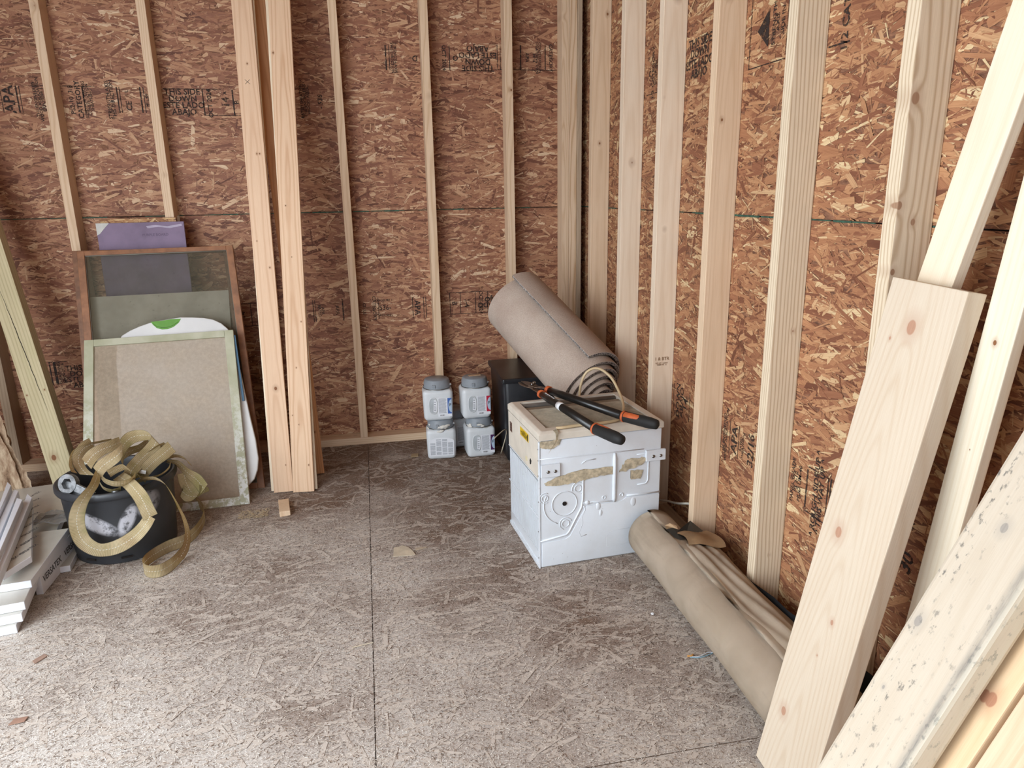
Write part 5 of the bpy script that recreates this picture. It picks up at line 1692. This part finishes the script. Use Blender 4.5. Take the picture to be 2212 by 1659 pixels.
pc = fin('clear_pouch', bm, M_clear, M=Matrix.Translation((-2.345, -.965, .122)) @ Matrix.Rotation(-.05, 4, 'Z'))
tag(pc, 'crumpled clear plastic pouch with grey contents lying on the white trim boards', 'pouch')
bm = bbox(-.045, .045, -.02, .02, -.006, 0, .002, 1)
fin('grey_contents', bm, plain('grey_contents', '#57534f', .6), pc)
bm = bbox(0, .045, 0, .03, 0, .03, .002, 1)
tag(fin('orange_cap', bm, plain('orange_plastic', '#d6613a', .5), M=Matrix.Translation((-2.375, -.81, .001))), 'small orange plastic piece squeezed between the boards and the black tub', 'plastic piece')

# splintered slab of bark and wood standing at the far left
bm = bmesh.new()
g = random.Random(12)
rows = []
nz = 26
for i in range(nz + 1):
    f = i / nz
    cx = -2.66 - .135 * f; cy = -.53 + .10 * f; z = .46 * f
    row = []
    for k in range(18):
        a = 2 * math.pi * k / 18
        r = (.062 + .01 * math.sin(f * 9 + k)) * (1 - .15 * f)
        r *= 1 + .22 * math.sin(k * 2.4 + f * 3) + g.uniform(-.08, .08)
        row.append(bm.verts.new((cx + r * 1.0 * math.cos(a), cy + .55 * r * math.sin(a), z)))
    rows.append(row)
for A, B in zip(rows, rows[1:]):
    for k in range(18):
        bm.faces.new((A[k], A[(k + 1) % 18], B[(k + 1) % 18], B[k]))
bm.faces.new(rows[0][::-1]); bm.faces.new(rows[-1])
t = NT('splintered_wood')
_n = t.noise(t.vmath('MULTIPLY', t.obj(), (40, 40, 9)), 1.0, 5, .7)
t.bump(_n.outputs[0], .9, .01)
M_spl = t.done(t.ramp(_n, [(.3, lin('#6e5542')), (.45, lin('#a58a70')), (.62, lin('#cbb79c'))]).outputs[0], .9)
tag(fin('bark_slab', bm, M_spl), 'rough splintered slab of wood standing by the wall behind the trim boards', 'wood slab')

# ------------------------------------------------------------------ scraps on the floor
bm = bbox(0, .043, 0, .130, 0, .022, .0015, 1)
tag(fin('wood_offcut', bm, wood('tan', 0, .1, .04, .02), M=Matrix.Translation((-1.552, -.905, 0.001)) @ Matrix.Rotation(.14, 4, 'Z')), 'small rectangular wood offcut on the floor in front of the leaning pine boards', 'offcut')


def chip(name, pts, h, x, y, rz, mat, label, cat):
    bm = bmesh.new()
    prism(bm, pts, h, Matrix.Identity(4))
    return tag(fin(name, bm, mat, M=Matrix.Translation((x, y, .0022)) @ Matrix.Rotation(rz, 4, 'Z')), label, cat)


chip('paper_scrap', [(-.045, -.04), (.035, -.045), (.028, -.015), (.012, .02), (-.008, .038), (-.022, .030), (-.04, .028)], .002, -1.066, -1.311, 0, plain('buff_paper', '#cdbfa8', .8), 'torn buff paper scrap on the open floor in front of the air conditioner', 'paper scrap')
chip('paper_scrap', [(.0, -.008), (.04, .004), (.042, .012), (.0, .012)], .002, -1.028, -1.315, 0, plain('buff_paper_b', '#bfae98', .8), 'narrow torn sliver touching the right of the buff paper scrap', 'paper scrap')
chip('card_scrap', [(-.018, -.022), (.018, -.020), (.022, .02), (-.012, .022)], .003, -.965, -.33, 0, plain('tan_card', '#a08a6a', .8), 'small square tan scrap on the floor left of the stacked pails', 'scrap')
chip('wood_chip', [(-.02, -.008), (.015, -.012), (.022, .004), (-.008, .012)], .002, -2.075, -1.985, .3, plain('red_chip', '#a3806e', .8), 'reddish wood chip on the pale floor near the bottom left', 'chip')
chip('wood_chip', [(-.02, -.008), (.018, -.012), (.022, .006), (-.012, .010)], .002, -2.13, -1.72, 1.1, plain('red_chip_b', '#a48878', .8), 'faint reddish wood chip on the floor below the trim board pile', 'chip')
chip('twig', [(-.03, -.001), (.03, -.0014), (.03, .0008), (-.03, .001)], .002, -1.22, -1.86, .2, plain('pale_twig', '#d9cdb5', .8), 'pale straight splinter lying near the floor joint', 'splinter')
WS = thing('wire_scrap', 'scrap of blue and white wire with orange end on the floor beside the paper roll', 'wire', (-.30, -2.12, .003))
for nm, cc, pts in (('wire', '#dfe3ea', [(-.02, 0, 0), (0, -.008, .001), (.02, -.004, .002), (.04, .004, .001), (.06, -.006, .002)]), ('wire', '#8fb6c8', [(-.02, -.003, 0), (.0, -.012, .001), (.022, -.01, .001), (.05, -.002, .001)]), ('insulation', '#d39a55', [(-.025, .003, 0), (-.015, -.001, .001), (-.008, .004, .001)])):
    bm = bmesh.new()
    tube(bm, smooth_path(pts, 4), .0013 if nm == 'wire' else .003, 6)
    fin(nm, bm, plain(nm + cc[1:], cc, .5), WS)
bm = bmesh.new()
bmesh.ops.create_icosphere(bm, subdivisions=2, radius=.006)
for v in bm.verts:
    v.co.z = max(v.co.z * .5, -.002)
tag(fin('white_pebble', bm, M_white_paper, M=Matrix.Translation((-.34, -1.90, .0035))), 'tiny white bit on the floor left of the paper roll', 'bit')
# little heap of light shavings by the offcut
flakes('wood_shavings', 260, -1.72, -1.60, -.90, -.82, lambda u, v, h: (u, v, h), (.006, .016), (.002, .004), (.6, .8), (.002, .012), plain('light_shavings', '#d8c6a4', .9), None, 77, poly=4)
o = bpy.data.objects['wood_shavings']
tag(o, 'small heap of light shavings on the floor left of the wood offcut', 'shavings')
# keep the scene tidy
for o in bpy.data.objects:
    if o.type == 'MESH' and not o.data.materials:
        o.data.materials.append(M_blackprint)
